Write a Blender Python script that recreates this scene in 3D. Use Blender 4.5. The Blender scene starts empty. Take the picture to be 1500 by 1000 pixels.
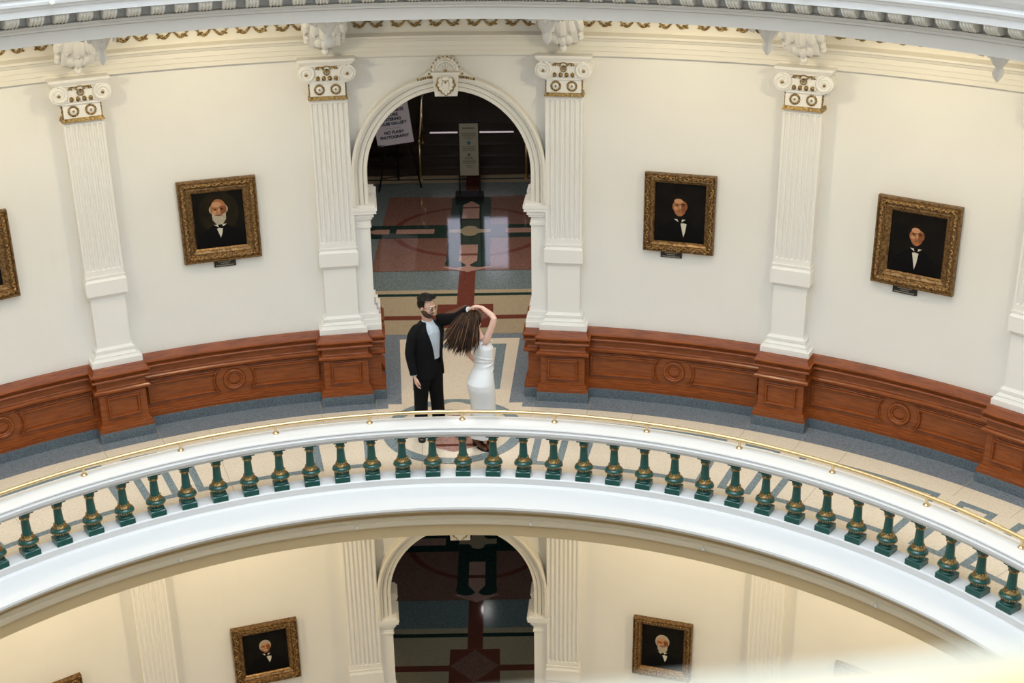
import bpy, bmesh, math, random
from mathutils import Vector, Matrix, Quaternion
random.seed(7)
PI = math.pi
sin, cos, rad = math.sin, math.cos, math.radians
C = bpy.context.scene.collection
RW = 9.0            # radius of the round gallery wall
H = 6.276           # storey height
UP = Vector((0, 0, 1))

# ------------------------------------------------------------------ materials
def nt(name):
    m = bpy.data.materials.new(name); m.use_nodes = True
    n = m.node_tree; b = n.nodes['Principled BSDF']
    return m, n, b
def simple(name, col, rough=.5, metal=0, bump=0, bscale=60, coat=0, var=0, vscale=8, spec=.5, emit=None, es=0):
    m, n, b = nt(name)
    b.inputs['Base Color'].default_value = (*col, 1)
    b.inputs['Roughness'].default_value = rough
    b.inputs['Metallic'].default_value = metal
    b.inputs['Specular IOR Level'].default_value = spec
    b.inputs['Coat Weight'].default_value = coat
    b.inputs['Coat Roughness'].default_value = .08
    tc = n.nodes.new('ShaderNodeTexCoord')
    if var:
        t = n.nodes.new('ShaderNodeTexNoise'); t.inputs['Scale'].default_value = vscale; t.inputs['Detail'].default_value = 4
        r = n.nodes.new('ShaderNodeValToRGB')
        r.color_ramp.elements[0].position = .3; r.color_ramp.elements[1].position = .7
        r.color_ramp.elements[0].color = (*[c * (1 - var) for c in col], 1)
        r.color_ramp.elements[1].color = (*[min(1, c * (1 + var)) for c in col], 1)
        n.links.new(tc.outputs['Object'], t.inputs['Vector']); n.links.new(t.outputs['Fac'], r.inputs['Fac'])
        n.links.new(r.outputs['Color'], b.inputs['Base Color'])
    if bump:
        t = n.nodes.new('ShaderNodeTexNoise'); t.inputs['Scale'].default_value = bscale; t.inputs['Detail'].default_value = 3
        bp = n.nodes.new('ShaderNodeBump'); bp.inputs['Strength'].default_value = bump; bp.inputs['Distance'].default_value = .01
        n.links.new(tc.outputs['Object'], t.inputs['Vector']); n.links.new(t.outputs['Fac'], bp.inputs['Height'])
        n.links.new(bp.outputs['Normal'], b.inputs['Normal'])
    if emit:
        b.inputs['Emission Color'].default_value = (*emit, 1); b.inputs['Emission Strength'].default_value = es
    return m
def terrazzo(name, col, rough=.22, amt=.22, scale=120, spec=.5, wave=0):
    m, n, b = nt(name)
    tc = n.nodes.new('ShaderNodeTexCoord')
    v = n.nodes.new('ShaderNodeTexVoronoi'); v.inputs['Scale'].default_value = scale
    bw = n.nodes.new('ShaderNodeSeparateColor')
    n.links.new(tc.outputs['Object'], v.inputs['Vector']); n.links.new(v.outputs['Color'], bw.inputs['Color'])
    r = n.nodes.new('ShaderNodeValToRGB'); r.color_ramp.interpolation = 'LINEAR'
    e = r.color_ramp.elements
    e[0].position = 0; e[0].color = (*[c * (1 - amt * 1.5) for c in col], 1)
    e[1].position = 1; e[1].color = (*[min(1, c * (1 + amt)) for c in col], 1)
    x = r.color_ramp.elements.new(.5); x.color = (*col, 1)
    n.links.new(bw.outputs['Red'], r.inputs['Fac'])
    t = n.nodes.new('ShaderNodeTexNoise'); t.inputs['Scale'].default_value = 1.7; t.inputs['Detail'].default_value = 5
    n.links.new(tc.outputs['Object'], t.inputs['Vector'])
    if wave:
        t.inputs['Scale'].default_value = 2.2
        bp = n.nodes.new('ShaderNodeBump'); bp.inputs['Strength'].default_value = wave; bp.inputs['Distance'].default_value = .02
        n.links.new(t.outputs['Fac'], bp.inputs['Height']); n.links.new(bp.outputs['Normal'], b.inputs['Normal'])
    n.links.new(r.outputs['Color'], b.inputs['Base Color'])
    b.inputs['Roughness'].default_value = rough
    b.inputs['Specular IOR Level'].default_value = spec
    return m
def wood(name, c1, c2, rough=.3, vec='Object', sc=(1.2, 1.2, 14)):
    m, n, b = nt(name)
    tc = n.nodes.new('ShaderNodeTexCoord'); mp = n.nodes.new('ShaderNodeMapping')
    mp.inputs['Scale'].default_value = sc
    t = n.nodes.new('ShaderNodeTexNoise'); t.inputs['Scale'].default_value = 3.2; t.inputs['Detail'].default_value = 7; t.inputs['Distortion'].default_value = .7
    r = n.nodes.new('ShaderNodeValToRGB'); r.color_ramp.elements[0].position = .22; r.color_ramp.elements[1].position = .78
    r.color_ramp.elements[0].color = (*c1, 1); r.color_ramp.elements[1].color = (*c2, 1)
    n.links.new(tc.outputs[vec], mp.inputs['Vector']); n.links.new(mp.outputs['Vector'], t.inputs['Vector'])
    n.links.new(t.outputs['Fac'], r.inputs['Fac']); n.links.new(r.outputs['Color'], b.inputs['Base Color'])
    bp = n.nodes.new('ShaderNodeBump'); bp.inputs['Strength'].default_value = .05; bp.inputs['Distance'].default_value = .004
    n.links.new(t.outputs['Fac'], bp.inputs['Height']); n.links.new(bp.outputs['Normal'], b.inputs['Normal'])
    b.inputs['Roughness'].default_value = rough
    b.inputs['Specular IOR Level'].default_value = .42; b.inputs['Coat Weight'].default_value = .08; b.inputs['Coat Roughness'].default_value = .15
    return m
def gilt(name, dark, light, rough=.38, scale=55, bump=.9):
    m, n, b = nt(name)
    tc = n.nodes.new('ShaderNodeTexCoord')
    v = n.nodes.new('ShaderNodeTexNoise'); v.inputs['Scale'].default_value = scale; v.inputs['Detail'].default_value = 3
    r = n.nodes.new('ShaderNodeValToRGB'); r.color_ramp.elements[0].position = .36; r.color_ramp.elements[1].position = .62
    r.color_ramp.elements[0].color = (*dark, 1); r.color_ramp.elements[1].color = (*light, 1)
    n.links.new(tc.outputs['Object'], v.inputs['Vector']); n.links.new(v.outputs['Fac'], r.inputs['Fac'])
    n.links.new(r.outputs['Color'], b.inputs['Base Color'])
    bp = n.nodes.new('ShaderNodeBump'); bp.inputs['Strength'].default_value = bump; bp.inputs['Distance'].default_value = .01
    n.links.new(v.outputs['Fac'], bp.inputs['Height']); n.links.new(bp.outputs['Normal'], b.inputs['Normal'])
    b.inputs['Roughness'].default_value = rough; b.inputs['Metallic'].default_value = .75
    return m

M = {}
M['wall'] = simple('wall_paint', (.85, .84, .815), .55, var=.012, vscale=2)
M['white'] = simple('white_paint', (.87, .86, .84), .42)
M['cream'] = simple('cream_plaster', (.83, .80, .73), .5)
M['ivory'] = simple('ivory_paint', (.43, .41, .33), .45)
M['fascia'] = simple('fascia_paint', (.76, .76, .76), .4)
M['greyfascia'] = simple('grey_white_paint', (.55, .52, .475), .45)
M['tanlight'] = simple('light_tan_paint', (.86, .76, .58), .45)
M['tan'] = simple('tan_paint', (.74, .58, .34), .5)
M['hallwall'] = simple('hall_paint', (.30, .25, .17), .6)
M['oak'] = wood('red_oak', (.155, .034, .006), (.345, .088, .016), .26)
M['darkwood'] = wood('dark_wood', (.012, .007, .004), (.03, .017, .01), .35)
M['gold'] = gilt('gold_leaf', (.15, .085, .025), (.46, .32, .13), .42, 40, .3)
M['frame'] = gilt('antique_gold', (.045, .018, .007), (.36, .20, .07), .45, 75, 1.0)
M['frameplain'] = gilt('old_gold_slip', (.12, .06, .022), (.30, .18, .075), .4, 30, .25)
M['frameorn'] = gilt('bright_gold_ornament', (.14, .07, .025), (.46, .30, .13), .4, 60, .5)
M['brass'] = simple('polished_brass', (.70, .52, .28), .3, 1, var=.05, vscale=5)
M['green'] = simple('green_enamel', (.008, .080, .066), .28, var=.12, vscale=20, coat=.3)
M['granite'] = terrazzo('blue_granite', (.125, .158, .185), .3, .3, 110)
M['tcream'] = terrazzo('cream_terrazzo', (.78, .67, .53), .3, .10, 130, .35)
M['tblue'] = terrazzo('blue_terrazzo', (.21, .265, .285), .3, .28, 100, .35)
M['tborder'] = terrazzo('blue_grey_border_terrazzo', (.20, .228, .262), .3, .28, 100, .35)
M['tteal'] = terrazzo('grey_green_terrazzo', (.17, .215, .22), .16, .35, 100, wave=.05)
M['tpink'] = terrazzo('pink_terrazzo', (.46, .27, .22), .08, .25, 100, wave=.05)
M['trose'] = terrazzo('rose_brown_terrazzo', (.22, .115, .09), .06, .3, 100, wave=.05)
M['tred'] = terrazzo('red_terrazzo', (.17, .05, .035), .07, .2, 110)
M['tgreen'] = terrazzo('dark_green_terrazzo', (.018, .044, .036), .06, .4, 90, wave=.05)
M['tbuff'] = terrazzo('buff_terrazzo', (.44, .36, .24), .1, .15, 120)
M['joint'] = simple('brass_joint', (.42, .34, .24), .5)
M['black'] = simple('black_metal', (.008, .008, .009), .65, spec=.2)
M['canvas'] = simple('dark_canvas', (.006, .005, .004), .6, var=.5, vscale=5, spec=.12)
M['canvas_b'] = simple('brown_canvas', (.016, .012, .006), .6, var=.5, vscale=4, spec=.12)
M['coat_p'] = simple('painted_coat', (.0025, .0025, .003), .6, spec=.12)
M['face_p'] = simple('painted_face', (.36, .145, .06), .6, spec=.15, var=.15, vscale=30)
M['face_s'] = simple('painted_face_shadow', (.235, .08, .036), .6, spec=.15, var=.15, vscale=30)
M['face_l'] = simple('painted_face_light', (.52, .27, .14), .6, spec=.15)
M['shirt_p'] = simple('painted_shirt', (.62, .58, .48), .5)
M['grey_p'] = simple('painted_grey_hair', (.42, .36, .27), .6, spec=.15, var=.2, vscale=60)
M['dark_p'] = simple('painted_dark_hair', (.010, .006, .004), .6, spec=.12)
M['plate'] = simple('dark_bronze_plate', (.028, .026, .024), .35, .3)
M['platetext'] = simple('plate_lettering', (.36, .33, .27), .5)
M['paper'] = simple('lavender_paper', (.60, .60, .70), .6)
M['ink'] = simple('navy_ink', (.02, .03, .08), .6)
M['signpaper'] = simple('grey_sign_sheet', (.25, .25, .21), .5)
M['signink'] = simple('sign_ink', (.05, .05, .05), .6)
M['signblue'] = simple('sign_blue', (.02, .10, .16), .6)
M['skin'] = simple('skin', (.72, .44, .33), .5, var=.05, vscale=20)
M['skin_w'] = simple('fair_skin', (.78, .50, .40), .5, var=.05, vscale=20)
M['suit'] = simple('black_wool', (.004, .004, .005), .8, bump=.2, bscale=25, spec=.2)
M['shirt'] = simple('pale_blue_shirt', (.62, .70, .78), .7, bump=.35, bscale=22)
M['dress'] = simple('white_satin', (.82, .83, .85), .55, bump=.5, bscale=14)
M['hairdark'] = simple('near_black_hair', (.007, .005, .004), .6, var=.4, vscale=60, spec=.25)
M['beard'] = simple('dark_beard', (.06, .028, .018), .7, var=.3, vscale=90)
M['hair1'] = simple('dark_brown_hair', (.022, .011, .006), .5, spec=.2, var=.3, vscale=30)
M['hair2'] = simple('brown_hair', (.055, .026, .012), .5, spec=.2, var=.3, vscale=30)
M['hair3'] = simple('light_brown_hair', (.12, .055, .025), .5, spec=.2, var=.3, vscale=30)
M['leather'] = simple('black_leather', (.010, .009, .009), .25)
M['boot'] = simple('brown_boot_leather', (.10, .035, .016), .35, var=.8, vscale=14)
M['bootsole'] = simple('dark_boot_sole', (.012, .008, .006), .5)
M['lens'] = simple('eye_white', (.8, .8, .78), .3)
M['iris'] = simple('dark_iris', (.02, .012, .008), .2)
M['lips'] = simple('lips', (.45, .16, .12), .5)
M['bulb'] = simple('small_glass_bulb', (.85, .83, .76), .2)
M['pane'] = simple('daylit_pane', (.5, .5, .55), .3, emit=(.80, .82, 1.0), es=1.5)
M['glow'] = simple('edge_glow', (.8, .75, .8), .3, emit=(1, .84, .86), es=.42)  # emission for the bright top step edge, not a lamp
M['globe'] = simple('glowing_globe', (.9, .9, .9), .3, emit=(1, .95, .92), es=9)
M['dark'] = simple('dark_floor', (.12, .10, .08), .5)

# ------------------------------------------------------------------ mesh helpers
class MB:
    def __init__(s): s.v = []; s.f = []; s.m = []; s.s = []
    def add(s, vs, fs, mi=0, smooth=False):
        o = len(s.v); s.v += [Vector(p) for p in vs]
        for f in fs: s.f.append([i + o for i in f]); s.m.append(mi); s.s.append(smooth)
    def join(s, b, fn=None):
        o = len(s.v); s.v += [fn(p) if fn else p.copy() for p in b.v]
        s.f += [[i + o for i in f] for f in b.f]; s.m += b.m; s.s += b.s
    def map(s, fn): s.v = [Vector(fn(p)) for p in s.v]; return s
    def box(s, x0, x1, y0, y1, z0, z1, mi=0):
        s.add([(x0,y0,z0),(x1,y0,z0),(x1,y1,z0),(x0,y1,z0),(x0,y0,z1),(x1,y0,z1),(x1,y1,z1),(x0,y1,z1)],
              [(0,3,2,1),(4,5,6,7),(0,1,5,4),(1,2,6,5),(2,3,7,6),(3,0,4,7)], mi)
    def xbox(s, x0, x1, y0, y1, z0, z1, n, mi=0):    # box divided along x so that it can be bent round the wall
        vs = []; fs = []
        for i in range(n + 1):
            x = x0 + (x1 - x0) * i / n
            vs += [(x,y0,z0),(x,y1,z0),(x,y1,z1),(x,y0,z1)]
        for i in range(n):
            a = 4 * i; b = a + 4
            for k in range(4): fs.append((a + k, b + k, b + (k + 1) % 4, a + (k + 1) % 4))
        fs += [(0,1,2,3), (4*n+3,4*n+2,4*n+1,4*n)]
        s.add(vs, fs, mi)
    def frustum(s, x0, x1, y0, y1, z0, X0, X1, Y0, Y1, z1, mi=0):
        s.add([(x0,y0,z0),(x1,y0,z0),(x1,y1,z0),(x0,y1,z0),(X0,Y0,z1),(X1,Y0,z1),(X1,Y1,z1),(X0,Y1,z1)],
              [(0,3,2,1),(4,5,6,7),(0,1,5,4),(1,2,6,5),(2,3,7,6),(3,0,4,7)], mi)
    def lathe(s, prof, n=20, c=(0,0,0), mi=0, smooth=True, mod=None):
        vs = []; fs = []
        for (r, z) in prof:
            for i in range(n):
                a = 2 * PI * i / n; k = r * (mod(a, z) if mod else 1)
                vs.append((c[0] + k * cos(a), c[1] + k * sin(a), c[2] + z))
        for j in range(len(prof) - 1):
            for i in range(n):
                a = j * n + i; b = j * n + (i + 1) % n
                fs.append((a, b, b + n, a + n))
        fs.append(tuple(range(n))[::-1]); fs.append(tuple((len(prof) - 1) * n + i for i in range(n)))
        s.add(vs, fs, mi, smooth)
    def tube(s, pts, r, n=8, mi=0, side=None, smooth=True, closed=False):
        # r: number, list of numbers, or list of (a, b) with a along 'side'
        P = [Vector(p) for p in pts]; k = len(P)
        R = [(q, q) if not isinstance(q, (tuple, list)) else q for q in (r if isinstance(r, list) else [r] * k)]
        vs = []; fs = []; prev = Vector(side) if side is not None else None
        for i in range(k):
            if closed: t = P[(i + 1) % k] - P[i - 1]
            else: t = P[min(i + 1, k - 1)] - P[max(i - 1, 0)]
            t.normalize()
            if prev is None:
                prev = t.orthogonal()
            u = prev - t * prev.dot(t)
            if u.length < 1e-6: u = t.orthogonal()
            u.normalize(); w = t.cross(u)
            if side is None: prev = u
            for j in range(n):
                a = 2 * PI * j / n
                vs.append(P[i] + u * (R[i][0] * cos(a)) + w * (R[i][1] * sin(a)))
        m = k if closed else k - 1
        for i in range(m):
            for j in range(n):
                a = i * n + j; b = i * n + (j + 1) % n; c = ((i + 1) % k) * n
                fs.append((a, b, c + (j + 1) % n, c + j))
        if not closed: fs.append(tuple(range(n))[::-1]); fs.append(tuple((k - 1) * n + j for j in range(n)))
        s.add(vs, fs, mi, smooth)
    def ball(s, c, r, n=10, m=6, mi=0, axes=None, smooth=True):
        rx, ry, rz = r if isinstance(r, (tuple, list)) else (r, r, r)
        ax = axes or (Vector((1,0,0)), Vector((0,1,0)), Vector((0,0,1)))
        c = Vector(c); vs = [c - ax[2] * rz]; fs = []
        for j in range(1, m):
            b = -PI / 2 + PI * j / m
            for i in range(n):
                a = 2 * PI * i / n
                vs.append(c + ax[0] * (rx * cos(b) * cos(a)) + ax[1] * (ry * cos(b) * sin(a)) + ax[2] * (rz * sin(b)))
        vs.append(c + ax[2] * rz); top = len(vs) - 1
        for i in range(n):
            fs.append((0, 1 + (i + 1) % n, 1 + i)); q = 1 + (m - 2) * n
            fs.append((top, q + i, q + (i + 1) % n))
        for j in range(m - 2):
            for i in range(n):
                a = 1 + j * n + i; b = 1 + j * n + (i + 1) % n
                fs.append((a, b, b + n, a + n))
        s.add(vs, fs, mi, smooth)
    def loft(s, rings, mi=0, smooth=True, caps=True, closed=True):
        n = len(rings[0]); vs = [p for r in rings for p in r]; fs = []
        for j in range(len(rings) - 1):
            for i in range(n if closed else n - 1):
                a = j * n + i; b = j * n + (i + 1) % n
                fs.append((a, b, b + n, a + n))
        if caps: fs.append(tuple(range(n))[::-1]); fs.append(tuple((len(rings) - 1) * n + i for i in range(n)))
        s.add(vs, fs, mi, smooth)
    def ring(s, prof, a0, a1, n, mi=0, smooth=False, full=False):
        # profile of (R, z) swept about the rotunda's axis from azimuth a0 to a1 (degrees)
        k = len(prof); vs = []; fs = []
        for i in range(n if full else n + 1):
            a = rad(a0 + (a1 - a0) * i / n)
            vs += [(R * sin(a), R * cos(a), z) for (R, z) in prof]
        for i in range(n):
            A = i * k; B = ((i + 1) % n if full else i + 1) * k
            for j in range(k - 1): fs.append((A + j, B + j, B + j + 1, A + j + 1))
        if not full:
            fs.append(tuple(range(k))); fs.append(tuple(range(n * k, n * k + k))[::-1])
        s.add(vs, fs, mi, smooth)
    def sweep(s, path, prof, mi=0, closed=True, smooth=False):
        # path: (x, z) points; prof: (offset to the left of travel, height towards the room); result in (x, -height, z)
        k = len(path); m = len(prof); vs = []; fs = []
        P = [Vector((x, z)) for x, z in path]
        for i in range(k):
            if closed: d0 = P[i] - P[i - 1]; d1 = P[(i + 1) % k] - P[i]
            else:
                d1 = P[min(i + 1, k - 1)] - P[min(i, k - 2)]; d0 = P[max(i, 1)] - P[max(i - 1, 0)]
            d0.normalize(); d1.normalize()
            n0 = Vector((-d0.y, d0.x)); n1 = Vector((-d1.y, d1.x)); nn = n0 + n1
            nn = nn / max(.35, (nn.length_squared / 2)) if nn.length > 1e-6 else n0
            for (o, h) in prof:
                q = P[i] + nn * o; vs.append((q.x, -h, q.y))
        for i in range(k if closed else k - 1):
            A = i * m; B = ((i + 1) % k) * m
            for j in range(m - 1): fs.append((A + j, B + j, B + j + 1, A + j + 1))
        s.add(vs, fs, mi, smooth)
    def poly(s, pts, z, mi=0):
        s.add([(x, y, z) for x, y in pts], [tuple(range(len(pts)))], mi)
    def build(s, name, mats, parent=None, origin=None, recalc=True):
        me = bpy.data.meshes.new(name)
        o0 = Vector(origin) if origin is not None else Vector((0, 0, 0))
        me.from_pydata([p - o0 for p in s.v], [], s.f)
        mats = mats if isinstance(mats, (list, tuple)) else [mats]
        for m in mats: me.materials.append(M[m])
        me.polygons.foreach_set('material_index', s.m); me.polygons.foreach_set('use_smooth', s.s)
        if recalc:
            bm = bmesh.new(); bm.from_mesh(me); bmesh.ops.recalc_face_normals(bm, faces=bm.faces); bm.to_mesh(me); bm.free()
        me.update()
        ob = bpy.data.objects.new(name, me); C.objects.link(ob)
        if parent is not None: ob.parent = parent
        elif origin is not None: ob.location = o0
        return ob
def tag(o, label=None, cat=None, group=None, kind=None):
    if label: o['label'] = label
    if cat: o['category'] = cat
    if group: o['group'] = group
    if kind: o['kind'] = kind
    return o
def thing(name, label, cat, loc=(0,0,0), rz=0, group=None):
    o = bpy.data.objects.new(name, None); C.objects.link(o); o.empty_display_size = .1
    o.location = loc; o.rotation_euler = (0, 0, rz)
    return tag(o, label, cat, group)
def struct(o): o['kind'] = 'structure'; return o
def dup(o, parent=None):
    c = o.copy(); C.objects.link(c)
    if parent is not None: c.parent = parent
    for ch in list(o.children): dup(ch, c)
    return c
def put(o, az, R, z): # stand a thing built in wall coordinates (x right, -y towards the room) at an azimuth
    a = rad(az); o.location = (R * sin(a), R * cos(a), z); o.rotation_euler = (0, 0, -a); return o
def bend(p, R=RW): # wall coordinates -> round wall, origin on the wall at azimuth 0
    a = p[0] / R; r = R + p[1]
    return Vector((r * sin(a), r * cos(a) - R, p[2]))
def union(mb, voxel, smooth=4, name='t', mats='skin', parent=None, origin=None, factor=.5):
    t = mb.build(name + '_raw', mats)
    r = t.modifiers.new('r', 'REMESH'); r.mode = 'VOXEL'; r.voxel_size = voxel; r.use_smooth_shade = True
    if smooth:
        q = t.modifiers.new('s', 'SMOOTH'); q.factor = factor; q.iterations = smooth
    dg = bpy.context.evaluated_depsgraph_get()
    me = bpy.data.meshes.new_from_object(t.evaluated_get(dg)); me.name = name
    raw = t.data; bpy.data.objects.remove(t); bpy.data.meshes.remove(raw)
    if origin is not None: me.transform(Matrix.Translation(-Vector(origin)))
    if not me.materials: me.materials.append(M[mats if isinstance(mats, str) else mats[0]])
    for p in me.polygons: p.use_smooth = True
    ob = bpy.data.objects.new(name, me); C.objects.link(ob)
    if parent is not None: ob.parent = parent
    elif origin is not None: ob.location = Vector(origin)
    return ob
def text_mesh(body, size, align='CENTER', offset=0, depth=.0008):
    cu = bpy.data.curves.new('t', 'FONT'); cu.body = body; cu.size = size; cu.align_x = align; cu.offset = offset; cu.extrude = depth
    t = bpy.data.objects.new('t', cu); C.objects.link(t)
    me = bpy.data.meshes.new_from_object(t.evaluated_get(bpy.context.evaluated_depsgraph_get()))
    bpy.data.objects.remove(t)
    b = MB(); b.add([v.co.copy() for v in me.vertices], [tuple(p.vertices) for p in me.polygons]); bpy.data.meshes.remove(me)
    return b

# ------------------------------------------------------------------ setting: floors
def arcstrip(b, R0, R1, a0, a1, z, mi, n=None):
    n = n or max(1, int(abs(a1 - a0) / 1.5)); vs = []; fs = []
    for i in range(n + 1):
        a = rad(a0 + (a1 - a0) * i / n)
        vs += [(R0 * sin(a), R0 * cos(a), z), (R1 * sin(a), R1 * cos(a), z)]
    for i in range(n): fs.append((2*i, 2*i+2, 2*i+3, 2*i+1))
    b.add(vs, fs, mi)
def radial(b, R0, R1, a, w, z, mi):
    a = rad(a); d = Vector((sin(a), cos(a))); t = Vector((cos(a), -sin(a))) * (w / 2)
    p = [d * R0 - t, d * R0 + t, d * R1 + t, d * R1 - t]
    b.poly([(q.x, q.y) for q in p], z, mi)
def disc(b, c, r, z, mi, n=40, r0=None):
    if r0 is None: b.poly([(c[0] + r * cos(2*PI*i/n), c[1] + r * sin(2*PI*i/n)) for i in range(n)], z, mi)
    else:
        vs = []; fs = []
        for i in range(n):
            a = 2*PI*i/n; vs += [(c[0] + r0*cos(a), c[1] + r0*sin(a), z), (c[0] + r*cos(a), c[1] + r*sin(a), z)]
        for i in range(n): k = (i+1) % n; fs.append((2*i, 2*i+1, 2*k+1, 2*k))
        b.add(vs, fs, mi)
def rect(b, x0, x1, y0, y1, z, mi): b.poly([(x0,y0),(x1,y0),(x1,y1),(x0,y1)], z, mi)
# gallery floor slots: 0 cream 1 blue 2 joint 3 pink 4 red
fl = MB()
arcstrip(fl, 6.55, 9.3, -180, 180, 0, 0, 160)
arcstrip(fl, 8.54, 9.2, 5.7, 354.3, .001, 5, 200)
W_ = .085
for k in range(-3, 4):
    c = 9 + 18 * k
    if k not in (-1,):                                   # long loops in the bays
        a0, a1 = c + 3.45, c + 14.55
        arcstrip(fl, 7.02, 7.02 + W_, a0, a1, .001, 1); arcstrip(fl, 8.13, 8.13 + W_, a0, a1, .001, 1)
        for a in (a0, a1): radial(fl, 7.02, 8.215, a, W_, .0012, 1)
    for a in (c - 1.25, c + 1.2): radial(fl, 7.02, 8.215, a, W_, .0012, 1)
    arcstrip(fl, 7.02, 7.02 + W_, c - 1.25, c + 1.2, .001, 1, 3); arcstrip(fl, 8.13, 8.13 + W_, c - 1.25, c + 1.2, .001, 1, 3)
    for d in (-2.35, 2.35):
        radial(fl, 8.25, 9.0, c + d, .006, .0016, 2)
    radial(fl, 6.66, 8.54, c + 6.2, .006, .0016, 2)
# round medallion before the arch
disc(fl, (0, 7.87), .87, .001, 1, 64, .73)
disc(fl, (0, 8.46), .19, .002, 0, 28)
fl.poly([(-.27, 7.44), (.02, 7.29), (.30, 7.44), (.30, 8.12), (.02, 8.3), (-.27, 8.12)], .0012, 3)
rect(fl, -.27, .30, 7.44, 7.50, .002, 4)
fl.build('floor', ['tcream', 'tblue', 'joint', 'tpink', 'tred', 'tborder'])
struct(bpy.data.objects['floor'])
# hall floor slots: 0 cream 1 blue 2 red 3 green 4 teal 5 rose 6 pink 7 buff
hf = MB(); X = .05
rect(hf, -2.7, 2.7, 8.62, 19.0, .0012, 8)
az = lambda a, y: math.tan(rad(a)) * y
def trap(a, y0, y1, z, mi): hf.poly([(-az(a, y0), y0), (az(a, y0), y0), (az(a, y1), y1), (-az(a, y1), y1)], z, mi)
trap(4.55, 8.55, 10.72, .002, 0)
trap(3.6, 9.0, 10.52, .003, 1); trap(2.85, 8.95, 10.39, .004, 0)
rect(hf, -.65, .65, 8.5, 9.02, .0045, 0)
disc(hf, (0, 7.87), .87, .005, 1, 64, .73)
disc(hf, (0, 8.46), .19, .0055, 0, 28)
rect(hf, -2.7, 2.7, 10.9, 12.65, .002, 7)
rect(hf, -2.7, 2.7, 11.44, 11.60, .003, 2)
rect(hf, -2.7, 2.7, 12.39, 12.50, .003, 3)
rect(hf, X - .42, X + .42, 11.12, 12.04, .004, 2)
hf.poly([(X, 11.14), (X + .41, 11.58), (X, 12.02), (X - .41, 11.58)], .005, 5)
rect(hf, -2.7, 2.7, 12.65, 18.42, .002, 4)
rect(hf, X - .13, X + .13, 12.04, 18.9, .006, 2)
rect(hf, -1.5, 1.6, 13.5, 17.5, .0065, 5)
disc(hf, (X, 15.5), 1.36, .0075, 2, 72, 1.25)
rect(hf, -2.7, 2.7, 15.12, 15.82, .008, 3)
rect(hf, X - .36, X + .36, 13.9, 17.25, .009, 3)
for sx in (-1, 1):
    for y in (13.82, 17.3): disc(hf, (X + sx * .19, y), .185, .0095, 3, 24)
hf.poly([(X - .42, 13.66), (X, 13.42), (X + .42, 13.66), (X + .1, 13.7), (X, 13.9), (X - .1, 13.7)], .0092, 6)
for y0, y1 in ((13.95, 14.75), (16.15, 16.95)):
    rect(hf, X - .15, X + .15, y0, y1, .010, 6)
    rect(hf, X - .15, X + .15, (14.2 if y0 < 15 else 16.75), (14.3 if y0 < 15 else 16.85), .011, 2)
hf.poly([(X - .15, 16.95), (X + .15, 16.95), (X, 17.2)], .010, 6); hf.poly([(X - .15, 13.95), (X + .15, 13.95), (X, 13.7)], .0102, 6)
for sx in (-1, 1):
    rect(hf, X + sx * .62, X + sx * 1.28, 15.35, 15.6, .010, 6)
    hf.poly([(X + sx * 1.4, 15.35), (X + sx * 1.62, 15.35), (X + sx * 1.9, 15.47), (X + sx * 1.62, 15.6), (X + sx * 1.4, 15.6)], .010, 6)
rect(hf, X - .36, X + .36, 15.38, 15.56, .010, 7)
for k, (dx, dy) in enumerate(((.1, 0), (-.1, 0), (0, .14), (0, -.14), (0, 0))): disc(hf, (X + dx, 15.47 + dy), .13, .0112 + .0004 * k, 7, 20)
rect(hf, -2.7, 2.7, 18.42, 18.95, .005, 7); rect(hf, -2.7, 2.7, 18.60, 18.70, .0055, 3)
hmats = ['tcream', 'tblue', 'tred', 'tgreen', 'tteal', 'trose', 'tpink', 'tbuff', 'tborder']
h1 = struct(hf.build('floor', hmats))
h2 = h1.copy(); C.objects.link(h2); h2.location.z = -H
lf = MB(); arcstrip(lf, 6.55, 9.3, -180, 180, 0, 0, 120); disc(lf, (0, 0), 9.3, -6.0, 1, 48)
o = struct(lf.build('floor', ['tcream', 'dark'])); o.location.z = -H
# ------------------------------------------------------------------ setting: walls, ceilings, entablature
def curved_wall(name, z0, z1, up=0):
    b = MB()
    b.ring([(RW, z0), (RW, z1)], 9, 351, 228, 0, False)
    b.f = b.f[:-2]; b.m = b.m[:-2]; b.s = b.s[:-2]
    xs = [-9 * rad(9) * 1.0] + [i * .05 for i in range(-21, 22)] + [9 * rad(9)]
    xs = sorted(set([round(x, 4) for x in xs]) | {-1.051, 1.051})
    for i in range(len(xs) - 1):
        def low(x): return z0 + 2.97 + up + math.sqrt(max(0, 1.05 ** 2 - x * x)) if abs(x) <= 1.0501 else z0
        l0, l1 = low(xs[i]), low(xs[i + 1])
        if abs(xs[i]) > 1.0505 or abs(xs[i + 1]) > 1.0505: l0 = l1 = z0
        v = [(xs[i], 0, l0), (xs[i+1], 0, l1), (xs[i+1], 0, z1), (xs[i], 0, z1)]
        b.add([Vector(bend(p)) + Vector((0, RW, 0)) for p in v], [(0, 1, 2, 3)])
    return struct(b.build(name, 'wall'))
curved_wall('wall_gallery', 0, 5.3)
curved_wall('wall_lower', -H, -.55, .29)
b = MB(); b.ring([(9.6, H), (9.6, 18)], 0, 360, 96, 0, full=True); struct(b.build('wall_drum', 'wall'))
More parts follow.
